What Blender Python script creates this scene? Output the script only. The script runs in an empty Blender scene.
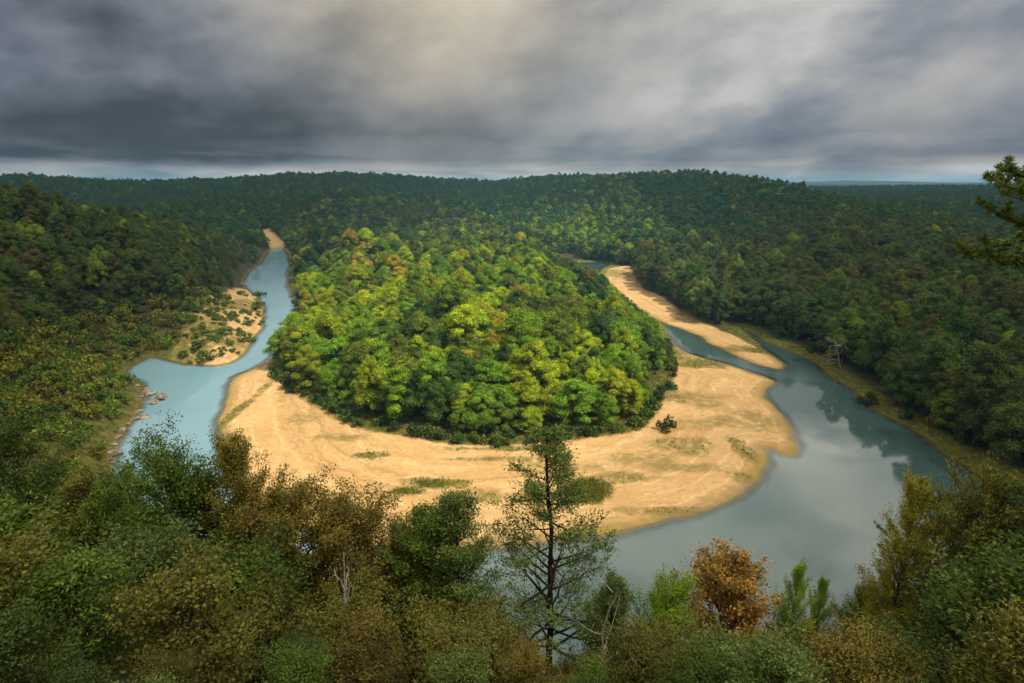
import bpy, math, random
import numpy as np
from mathutils import Vector

rng = np.random.default_rng(7)
random.seed(7)
sc = bpy.context.scene
COL = sc.collection
RAD = math.radians

# ------------------------------------------------------------------ camera
LENS, PITCH, CZ = 20.0, 15.2, 75.0
FPX = LENS / 36.0 * 1024
CP, SP = math.cos(RAD(PITCH)), math.sin(RAD(PITCH))


def ray(px, py):
    a, b = (px - 512) / FPX, (341.5 - py) / FPX
    return np.array([a, CP + b * SP, -SP + b * CP])


def ground(px, py, z=0.0):
    d = ray(px, py)
    t = (z - CZ) / d[2]
    return (d[0] * t, d[1] * t)


def far(px, py, R, drop=0.0):
    d = ray(px, py)
    h = math.hypot(d[0], d[1])
    return (d[0] / h * R, d[1] / h * R, CZ + d[2] / h * R - drop)


def project(x, y, z):
    x, y, z = np.asarray(x, float), np.asarray(y, float), np.asarray(z, float) - CZ
    dep = y * CP - z * SP
    up = y * SP + z * CP
    dep = np.where(dep < 0.1, 0.1, dep)
    return 512 + x / dep * FPX, 341.5 - up / dep * FPX, dep


cam = bpy.data.cameras.new("camera")
cam.lens, cam.sensor_width, cam.clip_start, cam.clip_end = LENS, 36.0, 0.2, 60000
co = bpy.data.objects.new("camera", cam)
co.location = (0, 0, CZ)
co.rotation_euler = (RAD(90 - PITCH), 0, 0)
COL.objects.link(co)
sc.camera = co

# ------------------------------------------------------------------ numeric helpers


def _hash(i, j, s):
    h = (i.astype(np.int64) * 374761393 + j.astype(np.int64) * 668265263 + s * 974711) & 0x7FFFFFFF
    h = ((h ^ (h >> 13)) * 1274126177) & 0x7FFFFFFF
    h = h ^ (h >> 16)
    return (h & 0xFFFF) / 65535.0


def vnoise(x, y, s=0):
    x, y = np.asarray(x, float), np.asarray(y, float)
    i, j = np.floor(x), np.floor(y)
    u, v = x - i, y - j
    u, v = u * u * (3 - 2 * u), v * v * (3 - 2 * v)
    a, b = _hash(i, j, s), _hash(i + 1, j, s)
    c, d = _hash(i, j + 1, s), _hash(i + 1, j + 1, s)
    return (a * (1 - u) + b * u) * (1 - v) + (c * (1 - u) + d * u) * v


def fbm(x, y, s=0, o=4):
    t, a, n = 0.0, 1.0, 0.0
    for k in range(o):
        t = t + a * vnoise(x * 2 ** k, y * 2 ** k, s + k * 17)
        n += a
        a *= 0.5
    return t / n - 0.5


def sstep(a, b, x):
    t = np.clip((x - a) / (b - a), 0, 1)
    return t * t * (3 - 2 * t)


def chaikin(P, n=1):
    P = np.asarray(P, float)
    for _ in range(n):
        Q = np.roll(P, -1, axis=0)
        P = np.stack([0.75 * P + 0.25 * Q, 0.25 * P + 0.75 * Q], 1).reshape(-1, 2)
    return P


def sd_poly(x, y, poly, cap=400.0):
    """signed distance, negative inside; points far outside the bounds keep +cap"""
    x, y = np.asarray(x, float).ravel(), np.asarray(y, float).ravel()
    out = np.full(x.shape, cap)
    lo, hi = poly.min(0) - cap, poly.max(0) + cap
    sel = np.where((x > lo[0]) & (x < hi[0]) & (y > lo[1]) & (y < hi[1]))[0]
    if not len(sel):
        return out
    X, Y = x[sel].astype(np.float32), y[sel].astype(np.float32)
    d2 = np.full(X.shape, cap * cap, np.float32)
    ins = np.zeros(X.shape, bool)
    for (ax, ay), (bx, by) in zip(poly, np.roll(poly, -1, axis=0)):
        ex, ey = bx - ax, by - ay
        l2 = ex * ex + ey * ey
        if l2 < 1e-9:
            continue
        wx, wy = X - np.float32(ax), Y - np.float32(ay)
        t = np.clip((wx * ex + wy * ey) / l2, 0, 1).astype(np.float32)
        dx, dy = wx - t * np.float32(ex), wy - t * np.float32(ey)
        np.minimum(d2, dx * dx + dy * dy, out=d2)
        if ay != by:
            c = (Y >= min(ay, by)) & (Y < max(ay, by)) & (wx < wy * np.float32(ex / ey))
            ins ^= c
    d = np.sqrt(d2)
    out[sel] = np.where(ins, -d, d)
    return out


def gp(pts, z=0.0):
    return [ground(a, b, z) for a, b in pts]


# ------------------------------------------------------------------ the lie of the land
river = gp([
    # west bank, from upstream down
    (268, 249), (262, 262), (249, 271), (241, 281), (246, 291), (258, 297), (264, 310), (262, 325), (255, 337), (248, 350),
    (236, 361), (215, 366), (192, 364), (176, 362), (163, 358), (148, 356), (128, 367), (122, 376), (138, 382), (143, 393),
    (139, 402), (136, 412), (131, 422), (120, 431), (114, 442), (109, 456), (108, 478), (118, 520), (170, 585), (260, 645), (400, 690),
    # near bank under the bluff
    (500, 712), (640, 716), (760, 706), (880, 668), (980, 630), (1120, 606), (1400, 590),
    # far bank, going back upstream
    (1400, 532), (1130, 512), (1030, 497), (985, 480), (948, 456), (930, 440), (912, 428), (887, 418), (868, 401), (849, 387), (828, 373),
    (804, 356), (786, 348), (766, 342), (752, 333), (738, 326),
    # right edge of the upper bar is dry beyond this point; round the tip of the bar
    (745, 334), (760, 345), (774, 356), (785, 366), (780, 371), (760, 366), (744, 359), (722, 350), (693, 332), (664, 324), (648, 315),
    (635, 307), (623, 298), (611, 287), (603, 277), (599, 270), (612, 264), (600, 262), (575, 262),
    (590, 270), (606, 284), (622, 299), (638, 315), (653, 328), (668, 336), (678, 350), (700, 357), (720, 362), (746, 371), (766, 377),
    (776, 381), (768, 386), (761, 392), (764, 398),
    (774, 405), (788, 418), (797, 436), (799, 448), (792, 457), (780, 455), (767, 447), (763, 449), (767, 457), (763, 468), (752, 483), (735, 495), (712, 506), (680, 517),
    (645, 526), (600, 532), (560, 540), (500, 549), (430, 552), (350, 545), (285, 524), (245, 494), (226, 466), (219, 442), (221, 420),
    (227, 396), (233, 380), (246, 371), (262, 364), (274, 356), (284, 342), (294, 330), (298, 315), (294, 300), (288, 285), (287, 272), (291, 262),
    (288, 252), (279, 247),
])
river = chaikin(river, 1)
beach = chaikin(gp([
    (215, 470), (212, 440), (216, 415), (224, 392), (230, 376), (245, 366), (268, 358), (274, 372), (285, 384), (300, 396), (325, 411), (345, 423), (380, 434),
    (420, 440), (450, 447), (490, 449), (530, 446), (560, 443), (600, 440), (635, 432), (650, 420), (662, 402), (670, 385), (676, 368), (672, 352), (676, 346), (700, 352), (744, 366),
    (785, 380), (775, 398), (800, 420), (812, 450), (790, 470), (760, 500), (700, 525), (600, 545), (500, 562), (430, 566), (340, 556), (270, 530), (232, 495)]), 1)
upper_bar = chaikin(gp([
    (604, 272), (612, 268), (637, 266), (634, 278), (645, 292), (656, 295), (673, 307), (689, 318), (709, 326), (733, 337), (757, 348), (783, 363), (790, 368),
    (780, 374), (760, 368), (722, 352), (693, 334), (652, 318), (628, 306), (608, 291)]), 1)
island_bar = chaikin(gp([
    (245, 288), (260, 293), (268, 310), (264, 328), (257, 340), (248, 353), (235, 364), (212, 369), (190, 367), (170, 365), (168, 358), (184, 351), (192, 341), (206, 333), (211, 318), (226, 311), (234, 298)]), 1)
far_spit = chaikin(gp([(260, 236), (272, 235), (282, 242), (286, 248), (277, 251), (268, 248)]), 1)
SANDS = [beach, upper_bar, island_bar, far_spit]
bend_wood = chaikin(gp([
    (272, 371), (285, 383), (300, 395), (325, 409), (345, 421), (380, 432), (420, 437), (450, 444), (490, 446), (530, 443), (560, 440), (600, 437), (633, 430),
    (648, 419), (659, 402), (668, 385), (673, 368), (669, 350), (664, 340), (646, 333), (622, 322), (598, 309), (570, 295), (550, 278), (560, 262), (540, 248),
    (480, 236), (400, 230), (300, 230), (295, 240), (296, 262), (293, 275), (294, 288), (300, 300), (304, 315), (300, 330), (288, 345), (278, 358)]), 1)

bend_zone = chaikin(gp([(205, 480), (212, 420), (230, 375), (265, 362), (290, 330), (296, 290), (300, 262), (330, 255), (540, 255), (600, 285), (660, 330), (770, 382), (815, 440), (760, 500), (600, 545), (430, 566), (270, 530)]), 1)

# crests: (x, y, height of the ground); the skyline is these plus the trees on them
def crest(pts, drop=17):
    return [far(a, b, R, drop) for a, b, R in pts]


RIDGES = [
    # the bluff under the camera running into the hillside along the outer bank
    ([(420, -140, 60), (200, -80, 68), (60, -24, 70), (0, -8, 72), (-90, -10, 68), (-200, 70, 66)] +
     crest([(-100, 172, 300), (0, 178, 360), (60, 189, 420), (120, 200, 490), (180, 214, 580), (232, 234, 700)]), 205),
    (crest([(-200, 171, 2000), (-60, 173, 2000), (30, 175, 2050), (100, 179.5, 2150), (160, 179.5, 2200), (220, 178.5, 2050), (290, 173.5, 1850), (340, 172.5, 1800), (400, 175, 1800)]), 430),
    (crest([(400, 176, 1800), (450, 179, 1800), (505, 181.5, 1800), (540, 177, 1600), (575, 175.5, 1500), (610, 179, 1400), (640, 184, 1350)]), 430),
    (crest([(560, 190, 1150), (605, 180, 1100), (650, 174.5, 980), (690, 172.5, 930), (718, 177, 900), (748, 186, 880), (780, 197, 850), (815, 209, 820)]), 330),
    (crest([(180, 205, 1150), (230, 196, 1250), (330, 190, 1150), (420, 197, 1050), (480, 205, 950)]), 230),
    (crest([(840, 199, 1500), (930, 201, 1450), (1040, 200, 1400), (1200, 196, 1400)], 19), 300),
    (crest([(770, 193, 2300), (860, 192.5, 2400), (950, 193, 2250), (1040, 191, 2200), (1200, 189, 2200)], 12), 420),
    (crest([(740, 188, 3400), (820, 187.5, 3400), (900, 186.5, 3500), (980, 186.8, 3300), (1060, 187, 3300), (1200, 186, 3300)], 12), 520),
    (crest([(560, 184, 7200), (740, 183.5, 7200), (800, 182.5, 7200), (850, 180.8, 7600), (890, 181.6, 7600), (960, 183, 7300), (1050, 182.2, 7200), (1300, 182, 7200)], 0), 1300),
    (crest([(-300, 184, 5200), (100, 184, 5200), (740, 185.8, 5200), (830, 184.6, 5200), (900, 185.4, 5200), (980, 184.6, 5000), (1300, 185, 5000)], 0), 900),
]
RIDGES = [(np.array(c), w) for c, w in RIDGES]


def ridge_height(x, y):
    best = np.zeros_like(x)
    for c, w in RIDGES:
        for a, b in zip(c[:-1], c[1:]):
            e = b[:2] - a[:2]
            l2 = e @ e
            t = np.clip(((x - a[0]) * e[0] + (y - a[1]) * e[1]) / l2, 0, 1)
            d = np.hypot(x - a[0] - t * e[0], y - a[1] - t * e[1])
            h = (a[2] + (b[2] - a[2]) * t) * 0.5 * (1 + np.cos(np.pi * np.clip(d / w, 0, 1)))
            best = np.maximum(best, h)
    return best


def water_sd(x, y):
    wx = x + 4.2 * fbm(x / 11, y / 11, 3, 4)
    wy = y + 4.2 * fbm(x / 11, y / 11, 9, 4)
    return sd_poly(wx, wy, river, 400.0)


def terrain(x, y, dw=None):
    x, y = np.asarray(x, float).ravel(), np.asarray(y, float).ravel()
    if dw is None:
        dw = water_sd(x, y)
    R = np.hypot(x, y)
    bend = ((np.abs(x + 5) < 190) & (y < 480) & (y > 95)) * 1.0
    bend = np.where(bend > 0, sstep(3, -3, sd_poly(x, y, bend_zone, 60.)), 0)
    rid = ridge_height(x, y)
    rid = rid * (1 - bend) + fbm(x / 70, y / 70, 21, 4) * np.minimum(rid * 0.28, 13 - 7 * sstep(700, 1000, R)) * sstep(25, 120, R)
    rid = rid - 4.2 * sstep(.9, 4.0, R) * sstep(46, 18, R)
    s = 1.09 - 0.62 * sstep(110, 300, R)
    lim = s * np.maximum(dw - 1.0, 0)
    k = 5.0
    hh = np.clip(0.5 + 0.5 * (lim - rid) / k, 0, 1)
    hill = lim * (1 - hh) + rid * hh - k * hh * (1 - hh)
    hill = np.maximum(hill, 0)
    dl = np.maximum(dw, 0)
    up = 2.4 * sstep(6, 80, dl) + 5 * (fbm(x / 160, y / 160, 5, 3) + 0.35) * sstep(60, 260, dl)
    low = 0.085 * np.minimum(dl, 7) + up * (1 - bend) + bend * .5 * sstep(6, 60, dl)
    low = low + (0.55 * fbm(x / 14, y / 14, 41, 3) + 0.22 * fbm(x / 3.5, y / 3.5, 47, 2)) * sstep(2, 10, dl)
    bed = -np.minimum(0.30 * np.maximum(-dw, 0), 2.2)
    return np.where(dw > 0, low + hill, bed)


def ground_z(x, y):
    return float(terrain(np.array([x]), np.array([y]))[0])


# ------------------------------------------------------------------ mesh helpers
def new_mesh(name, verts, faces, mats=(), smooth=False):
    """faces: (n,4) or (n,3) int array"""
    me = bpy.data.meshes.new(name)
    verts = np.ascontiguousarray(verts, np.float32)
    faces = np.ascontiguousarray(faces, np.int32)
    n, k = faces.shape
    me.vertices.add(len(verts))
    me.vertices.foreach_set("co", verts.ravel())
    me.loops.add(n * k)
    me.loops.foreach_set("vertex_index", faces.ravel())
    me.polygons.add(n)
    me.polygons.foreach_set("loop_start", np.arange(0, n * k, k, dtype=np.int32))
    me.polygons.foreach_set("loop_total", np.full(n, k, np.int32))
    if smooth:
        me.polygons.foreach_set("use_smooth", np.ones(n, bool))
    for m in mats:
        me.materials.append(m)
    me.update()
    me.validate()
    return me


def link(name, me, parent=None):
    o = bpy.data.objects.new(name, me)
    COL.objects.link(o)
    if parent:
        o.parent = parent
    return o


def tag(o, label, cat, group=None):
    o["label"], o["category"] = label, cat
    if group:
        o["group"] = group
    return o


def fattr(me, name, vals):
    a = me.attributes.new(name, "FLOAT", "POINT")
    a.data.foreach_set("value", np.ascontiguousarray(vals, np.float32))


def unit(v):
    return v / np.maximum(np.linalg.norm(v, axis=-1, keepdims=True), 1e-9)


def leaf_quads(C, N, ln, wd, r, along=None):
    """rhombic leaf faces centred on C, facing N"""
    n = len(C)
    N = unit(N)
    T = along if along is not None else r.normal(size=(n, 3))
    T = unit(T - N * (T * N).sum(1, keepdims=True))
    B = np.cross(N, T)
    ln = np.broadcast_to(ln, (n,))[:, None]
    wd = np.broadcast_to(wd, (n,))[:, None]
    V = np.stack([C - T * ln / 2, C + B * wd / 2 + N * wd * .12, C + T * ln / 2, C - B * wd / 2 + N * wd * .12], 1).reshape(-1, 3)
    Fc = np.arange(n * 4).reshape(n, 4)
    return V, Fc


def tube(pts, rad, k=5):
    pts, rad = np.asarray(pts, float), np.asarray(rad, float)
    n = len(pts)
    d = unit(np.gradient(pts, axis=0))
    ref = np.where(np.abs(d[:, 2:3]) > .9, np.array([[1., 0, 0]]), np.array([[0, 0, 1.]]))
    A = unit(np.cross(d, ref))
    B = np.cross(d, A)
    th = np.linspace(0, 2 * np.pi, k, endpoint=False)
    V = (pts[:, None] + rad[:, None, None] * (np.cos(th)[None, :, None] * A[:, None] + np.sin(th)[None, :, None] * B[:, None])).reshape(-1, 3)
    i = np.arange(n - 1)[:, None] * k
    j = np.arange(k)[None]
    Fc = np.stack([i + j, i + (j + 1) % k, i + k + (j + 1) % k, i + k + j], -1).reshape(-1, 4)
    return V, Fc


def join(parts):
    V, Fc, o = [], [], 0
    for v, f in parts:
        V.append(v)
        Fc.append(f + o)
        o += len(v)
    return np.concatenate(V), np.concatenate(Fc)


# ------------------------------------------------------------------ materials
class NT:
    def __init__(self, name):
        self.m = bpy.data.materials.new(name)
        self.m.use_nodes = True
        self.t = self.m.node_tree
        self.t.nodes.clear()
        self.out = self.n("ShaderNodeOutputMaterial")

    def n(self, typ, **kw):
        nd = self.t.nodes.new(typ)
        for k, v in kw.items():
            if hasattr(nd, k) and not k.startswith("in_"):
                setattr(nd, k, v)
        return nd

    def l(self, a, b):
        self.t.links.new(a, b)

    def val(self, sock, v):
        if hasattr(v, "is_output"):
            self.l(v, sock)
        else:
            sock.default_value = v

    def math(self, op, a, b=0.0, clamp=False):
        nd = self.n("ShaderNodeMath", operation=op, use_clamp=clamp)
        self.val(nd.inputs[0], a)
        self.val(nd.inputs[1], b)
        return nd.outputs[0]

    def noise(self, vec, scale, detail=4, rough=.55, out=0):
        nd = self.n("ShaderNodeTexNoise")
        if vec is not None:
            self.l(vec, nd.inputs["Vector"])
        nd.inputs["Scale"].default_value = scale
        nd.inputs["Detail"].default_value = detail
        nd.inputs["Roughness"].default_value = rough
        return nd.outputs[out]

    def mrange(self, v, a, b, c=0., d=1., smooth=True):
        nd = self.n("ShaderNodeMapRange", interpolation_type="SMOOTHSTEP" if smooth else "LINEAR")
        self.val(nd.inputs["Value"], v)
        for k, x in zip(("From Min", "From Max", "To Min", "To Max"), (a, b, c, d)):
            nd.inputs[k].default_value = x
        return nd.outputs[0]

    def mix(self, f, a, b, blend="MIX"):
        nd = self.n("ShaderNodeMix", data_type="RGBA", blend_type=blend)
        self.val(nd.inputs[0], f)
        self.val(nd.inputs[6], a)
        self.val(nd.inputs[7], b)
        return nd.outputs[2]

    def shmix(self, f, a, b):
        nd = self.n("ShaderNodeMixShader")
        self.val(nd.inputs[0], f)
        self.l(a, nd.inputs[1])
        self.l(b, nd.inputs[2])
        return nd.outputs[0]

    def attr(self, name, typ="GEOMETRY"):
        nd = self.n("ShaderNodeAttribute", attribute_type=typ, attribute_name=name)
        return nd

    def done(self, s):
        self.l(s, self.out.inputs["Surface"])
        return self.m


def c4(r, g, b):
    return (r, g, b, 1.0)


def leaf_material(name, trans=.3, vary=.5, clump=.45):
    k = NT(name)
    tint = k.attr("tint", "INSTANCER").outputs["Color"]
    geo = k.n("ShaderNodeNewGeometry")
    tc = k.n("ShaderNodeTexCoord")
    info = k.n("ShaderNodeObjectInfo")
    rnd = geo.outputs["Random Per Island"]
    f1 = k.mrange(rnd, 0, 1, 1 - vary, 1 + vary, False)
    nz = k.noise(tc.outputs["Object"], clump, 2)
    f2 = k.mrange(nz, .3, .7, .68, 1.35)
    f = k.math("MULTIPLY", f1, f2)
    col = k.mix(1.0, tint, k.n("ShaderNodeCombineColor").outputs[0], "MULTIPLY")
    cc = k.t.nodes[-1]
    cc = [n for n in k.t.nodes if n.bl_idname == "ShaderNodeCombineColor"][0]
    for s in cc.inputs:
        k.l(f, s)
    # a few leaves turned a warmer hue, by clump
    warm = k.math("MULTIPLY", k.mrange(nz, .52, .75), .28)
    col = k.mix(warm, col, k.mix(1.0, col, c4(1.5, 1.0, .6), "MULTIPLY"))
    d = k.n("ShaderNodeBsdfDiffuse")
    t = k.n("ShaderNodeBsdfTranslucent")
    k.l(col, d.inputs[0])
    k.l(col, t.inputs[0])
    g = k.n("ShaderNodeBsdfGlossy")
    g.inputs["Roughness"].default_value = .55
    g.inputs[0].default_value = c4(.5, .5, .5)
    s = k.shmix(trans, d.outputs[0], t.outputs[0])
    return k.done(k.shmix(.02, s, g.outputs[0]))


LEAF = leaf_material("leaves_in_crown")
LEAF_NEAR = leaf_material("leaves_close_by", .3, .55, 1.1)


def bark_material(name, a, b):
    k = NT(name)
    tc = k.n("ShaderNodeTexCoord")
    nz = k.noise(tc.outputs["Object"], 6, 5)
    d = k.n("ShaderNodeBsdfDiffuse")
    k.l(k.mix(k.mrange(nz, .3, .7), a, b), d.inputs[0])
    bp = k.n("ShaderNodeBump")
    bp.inputs["Strength"].default_value = .5
    k.l(nz, bp.inputs["Height"])
    k.l(bp.outputs[0], d.inputs["Normal"])
    return k.done(d.outputs[0])


BARK = bark_material("bark", c4(.035, .026, .018), c4(.10, .08, .06))
DARK_BARK = bark_material("dark_bark", c4(.012, .010, .008), c4(.04, .032, .025))
BARE_WOOD = bark_material("bleached_wood", c4(.16, .14, .115), c4(.34, .31, .27))

# ---- ground
def ground_material():
    k = NT("valley_ground")
    pos = k.n("ShaderNodeNewGeometry").outputs["Position"]
    sep = k.n("ShaderNodeSeparateXYZ")
    k.l(pos, sep.inputs[0])
    z = sep.outputs[2]
    sand = k.attr("sand").outputs["Fac"]
    grass = k.attr("grass").outputs["Fac"]
    n1 = k.noise(pos, .06, 6)
    n2 = k.noise(pos, .35, 5)
    n3 = k.noise(pos, 2.6, 4, .65)
    mp = k.n("ShaderNodeMapping")
    mp.inputs["Rotation"].default_value = (0, 0, RAD(24))
    mp.inputs["Scale"].default_value = (.035, .22, .2)
    k.l(pos, mp.inputs[0])
    streak = k.noise(mp.outputs[0], 1.0, 5, .6)
    sc1 = k.mix(k.mrange(n1, .35, .65), c4(.36, .222, .088), c4(.42, .272, .118))
    sc1 = k.mix(k.math("MULTIPLY", k.mrange(streak, .50, .68), .55), sc1, c4(.33, .185, .065))
    sc1 = k.mix(k.math("MULTIPLY", k.mrange(n2, .55, .75), .45), sc1, c4(.32, .19, .075))
    sc1 = k.mix(k.math("MULTIPLY", k.mrange(n3, .54, .72), .5), sc1, c4(.25, .155, .065))
    shore = k.attr("shore").outputs["Fac"]
    cv = k.n("ShaderNodeCombineXYZ")
    k.l(k.math("ADD", k.math("MULTIPLY", shore, .42), k.math("MULTIPLY", n2, 1.6)), cv.inputs[0])
    k.l(k.math("MULTIPLY", n1, 3.0), cv.inputs[1])
    lines = k.noise(cv.outputs[0], 1.0, 3, .6)
    sc1 = k.mix(k.math("MULTIPLY", k.mrange(lines, .53, .66), .6), sc1, c4(.24, .145, .055))
    sc1 = k.mix(k.math("MULTIPLY", k.mrange(lines, .44, .34), .5), sc1, c4(.52, .36, .18))
    peb = k.noise(pos, .7, 7, .78)
    sc1 = k.mix(k.math("MULTIPLY", k.mrange(peb, .53, .66), .65), sc1, c4(.20, .125, .055))
    sc1 = k.mix(k.math("MULTIPLY", k.mrange(peb, .44, .33), .45), sc1, c4(.54, .40, .23))
    sc1 = k.mix(k.math("MULTIPLY", k.math("MULTIPLY", k.mrange(grass, .03, .4), k.mrange(k.math("ADD", n2, n3), .8, 1.15)), .9), sc1, c4(.135, .095, .030))
    # damp, algae-stained rim where the bar meets the water
    wet = k.mrange(k.math("ADD", z, k.math("MULTIPLY", k.math("SUBTRACT", n2, .5), .5)), .04, .34, 1., 0.)
    sc1 = k.mix(k.math("MULTIPLY", wet, .85), sc1, k.mix(k.mrange(n1, .4, .6), c4(.20, .135, .03), c4(.15, .11, .05)))
    bed = k.mrange(z, -.5, -.02, 1., 0.)
    sc1 = k.mix(bed, sc1, c4(.13, .10, .05))
    gr = k.mix(k.mrange(n2, .35, .65), c4(.060, .085, .010), c4(.13, .11, .018))
    gm = k.math("MULTIPLY", grass, k.mrange(k.math("ADD", n2, k.math("MULTIPLY", n3, .5)), .45, .78), True)
    gm2 = k.math("MAXIMUM", gm, k.mrange(grass, .75, 1.0))
    fl = k.mix(k.mrange(n2, .35, .65), c4(.022, .020, .009), c4(.05, .04, .016))
    base = k.mix(sand, fl, sc1)
    col = k.mix(gm2, base, gr)
    b = k.n("ShaderNodeBsdfPrincipled")
    k.l(col, b.inputs["Base Color"])
    b.inputs["Roughness"].default_value = .95
    b.inputs["Specular IOR Level"].default_value = .15
    bp = k.n("ShaderNodeBump")
    bp.inputs["Strength"].default_value = .6
    bp.inputs["Distance"].default_value = .35
    k.l(k.math("ADD", n3, n2), bp.inputs["Height"])
    k.l(bp.outputs[0], b.inputs["Normal"])
    return k.done(b.outputs[0])


def water_material():
    k = NT("river_water")
    pos = k.n("ShaderNodeNewGeometry").outputs["Position"]
    depth = k.attr("depth").outputs["Fac"]
    riffle = k.attr("riffle").outputs["Fac"]
    tone = k.attr("tone").outputs["Fac"]
    n1 = k.noise(pos, .035, 4)
    n2 = k.noise(pos, .9, 3)
    n3 = k.noise(pos, 2.4, 2)
    deep = k.mix(tone, c4(.036, .066, .062), c4(.135, .230, .275))
    deep = k.mix(k.mrange(n1, .35, .7), deep, k.mix(1., deep, c4(.85, .95, .95), "MULTIPLY"))
    bp = k.n("ShaderNodeBump")
    k.l(k.math("MULTIPLY_ADD", riffle, .5, ), bp.inputs["Strength"])
    k.t.nodes[-1]
    ma = bp.inputs["Strength"].links[0].from_node
    ma.inputs[2].default_value = .02
    bp.inputs["Distance"].default_value = .12
    k.l(k.math("ADD", n2, k.math("MULTIPLY", n3, .4)), bp.inputs["Height"])
    body = k.n("ShaderNodeBsdfPrincipled")
    k.l(deep, body.inputs["Base Color"])
    k.l(k.mrange(n1, .42, .66, .02, .11), body.inputs["Roughness"])
    body.inputs["IOR"].default_value = 1.68
    k.l(bp.outputs[0], body.inputs["Normal"])
    tr = k.n("ShaderNodeBsdfTransparent")
    tr.inputs[0].default_value = c4(.80, .86, .80)
    gl = k.n("ShaderNodeBsdfGlossy")
    gl.inputs["Roughness"].default_value = .05
    k.l(bp.outputs[0], gl.inputs["Normal"])
    fr = k.n("ShaderNodeFresnel")
    fr.inputs[0].default_value = 1.34
    k.l(bp.outputs[0], fr.inputs["Normal"])
    sh = k.shmix(fr.outputs[0], tr.outputs[0], gl.outputs[0])
    f = k.mrange(k.math("ADD", depth, k.math("MULTIPLY", k.math("SUBTRACT", n1, .5), .4)), .05, 1.0)
    return k.done(k.shmix(f, sh, body.outputs[0]))


# ------------------------------------------------------------------ ground sheet: finer near, reaching past the horizon
def build_ground():
    rows = np.concatenate([np.geomspace(1.2, 60, 110, endpoint=False), np.geomspace(60, 700, 520, endpoint=False), np.geomspace(700, 14000, 230)])
    a1 = np.linspace(-52, 52, 560)
    ang = np.radians(np.concatenate([np.linspace(-180, -53, 50), a1, np.linspace(53, 180, 50)]))
    Rg, Ag = np.meshgrid(rows, ang, indexing="ij")
    x, y = (Rg * np.sin(Ag)).ravel(), (Rg * np.cos(Ag)).ravel()
    dw = water_sd(x, y)
    z = terrain(x, y, dw)
    n, m = Rg.shape
    i = np.arange(n - 1)[:, None] * m
    j = np.arange(m - 1)[None]
    Fc = np.stack([i + j, i + j + 1, i + m + j + 1, i + m + j], -1).reshape(-1, 4)
    V = np.stack([x, y, z], 1)
    me = new_mesh("ground", V, Fc, [ground_material()], True)
    sd = np.full(len(x), 400.)
    for p in SANDS:
        sd = np.minimum(sd, sd_poly(x + 3 * fbm(x / 8, y / 8, 61, 3), y + 3 * fbm(x / 8, y / 8, 67, 3), p, 60.))
    sand = sstep(1.5, -1.0, sd)
    sand = np.maximum(sand, sstep(.2, -.2, z) * (np.hypot(x, y) < 1200))
    fattr(me, "sand", sand)
    fattr(me, "shore", np.clip(dw, -5, 120))
    g = np.zeros(len(x))
    for cx, cy, rx, ry, amp in GRASS_SPOTS:
        gx, gy = ground(cx, cy)
        ax, _ = ground(cx + rx, cy)
        _, by = ground(cx, cy - ry)
        g = np.maximum(g, amp * sstep(1.15, .35, np.hypot((x - gx) / (ax - gx), (y - gy) / (by - gy)) + 1.1 * fbm(x / 6, y / 6, 71, 3)))
    rbank = (x > 60) & (y > 80)
    g = np.maximum(g, np.where(rbank & (sd > 1) & (dw > .3), .95 * sstep(13, 5, dw), 0))
    lbank = (x < -60)
    g = np.maximum(g, np.where(lbank & (sd > 1) & (dw > .3), .62 * sstep(30, 6, dw) * sstep(360, 300, y), 0))
    # rough grass where the wood meets the bar
    wd = sd_poly(x, y, bend_wood, 60.)
    g = np.maximum(g, .8 * sstep(3.5, 0.5, wd + 3 * fbm(x / 5, y / 5, 77, 2)) * (dw > .5))
    fattr(me, "grass", g)
    o = link("ground", me)
    o["kind"] = "structure"
    # the river's surface: the same cells wherever the ground dips under the water level
    wet = (z < .12)
    keep = wet[Fc].any(1) & (np.hypot(x, y)[Fc[:, 0]] < 1600)
    fw = Fc[keep]
    ids, inv = np.unique(fw, return_inverse=True)
    V2 = np.stack([x[ids], y[ids], np.zeros(len(ids))], 1)
    mw = new_mesh("river", V2, inv.reshape(fw.shape), [water_material()], True)
    fattr(mw, "depth", np.maximum(-z[ids], 0))
    px, py, _ = project(x[ids], y[ids], 0 * ids)
    rf = np.zeros(len(ids))
    for cx, cy, rx, ry in ((735, 365, 50, 9), (238, 362, 26, 16), (275, 250, 14, 6), (800, 372, 40, 10)):
        q = [ground(cx, cy), ground(cx + rx, cy), ground(cx, cy - ry)]
        rf = np.maximum(rf, sstep(1.2, .5, np.hypot((x[ids] - q[0][0]) / (q[1][0] - q[0][0]), (y[ids] - q[0][1]) / (q[2][1] - q[0][1]))))
    fattr(mw, "riffle", rf)
    fattr(mw, "tone", sstep(10, -60, x[ids]))
    w = link("river", mw)
    w["kind"] = "structure"
    return x, y, g


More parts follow.
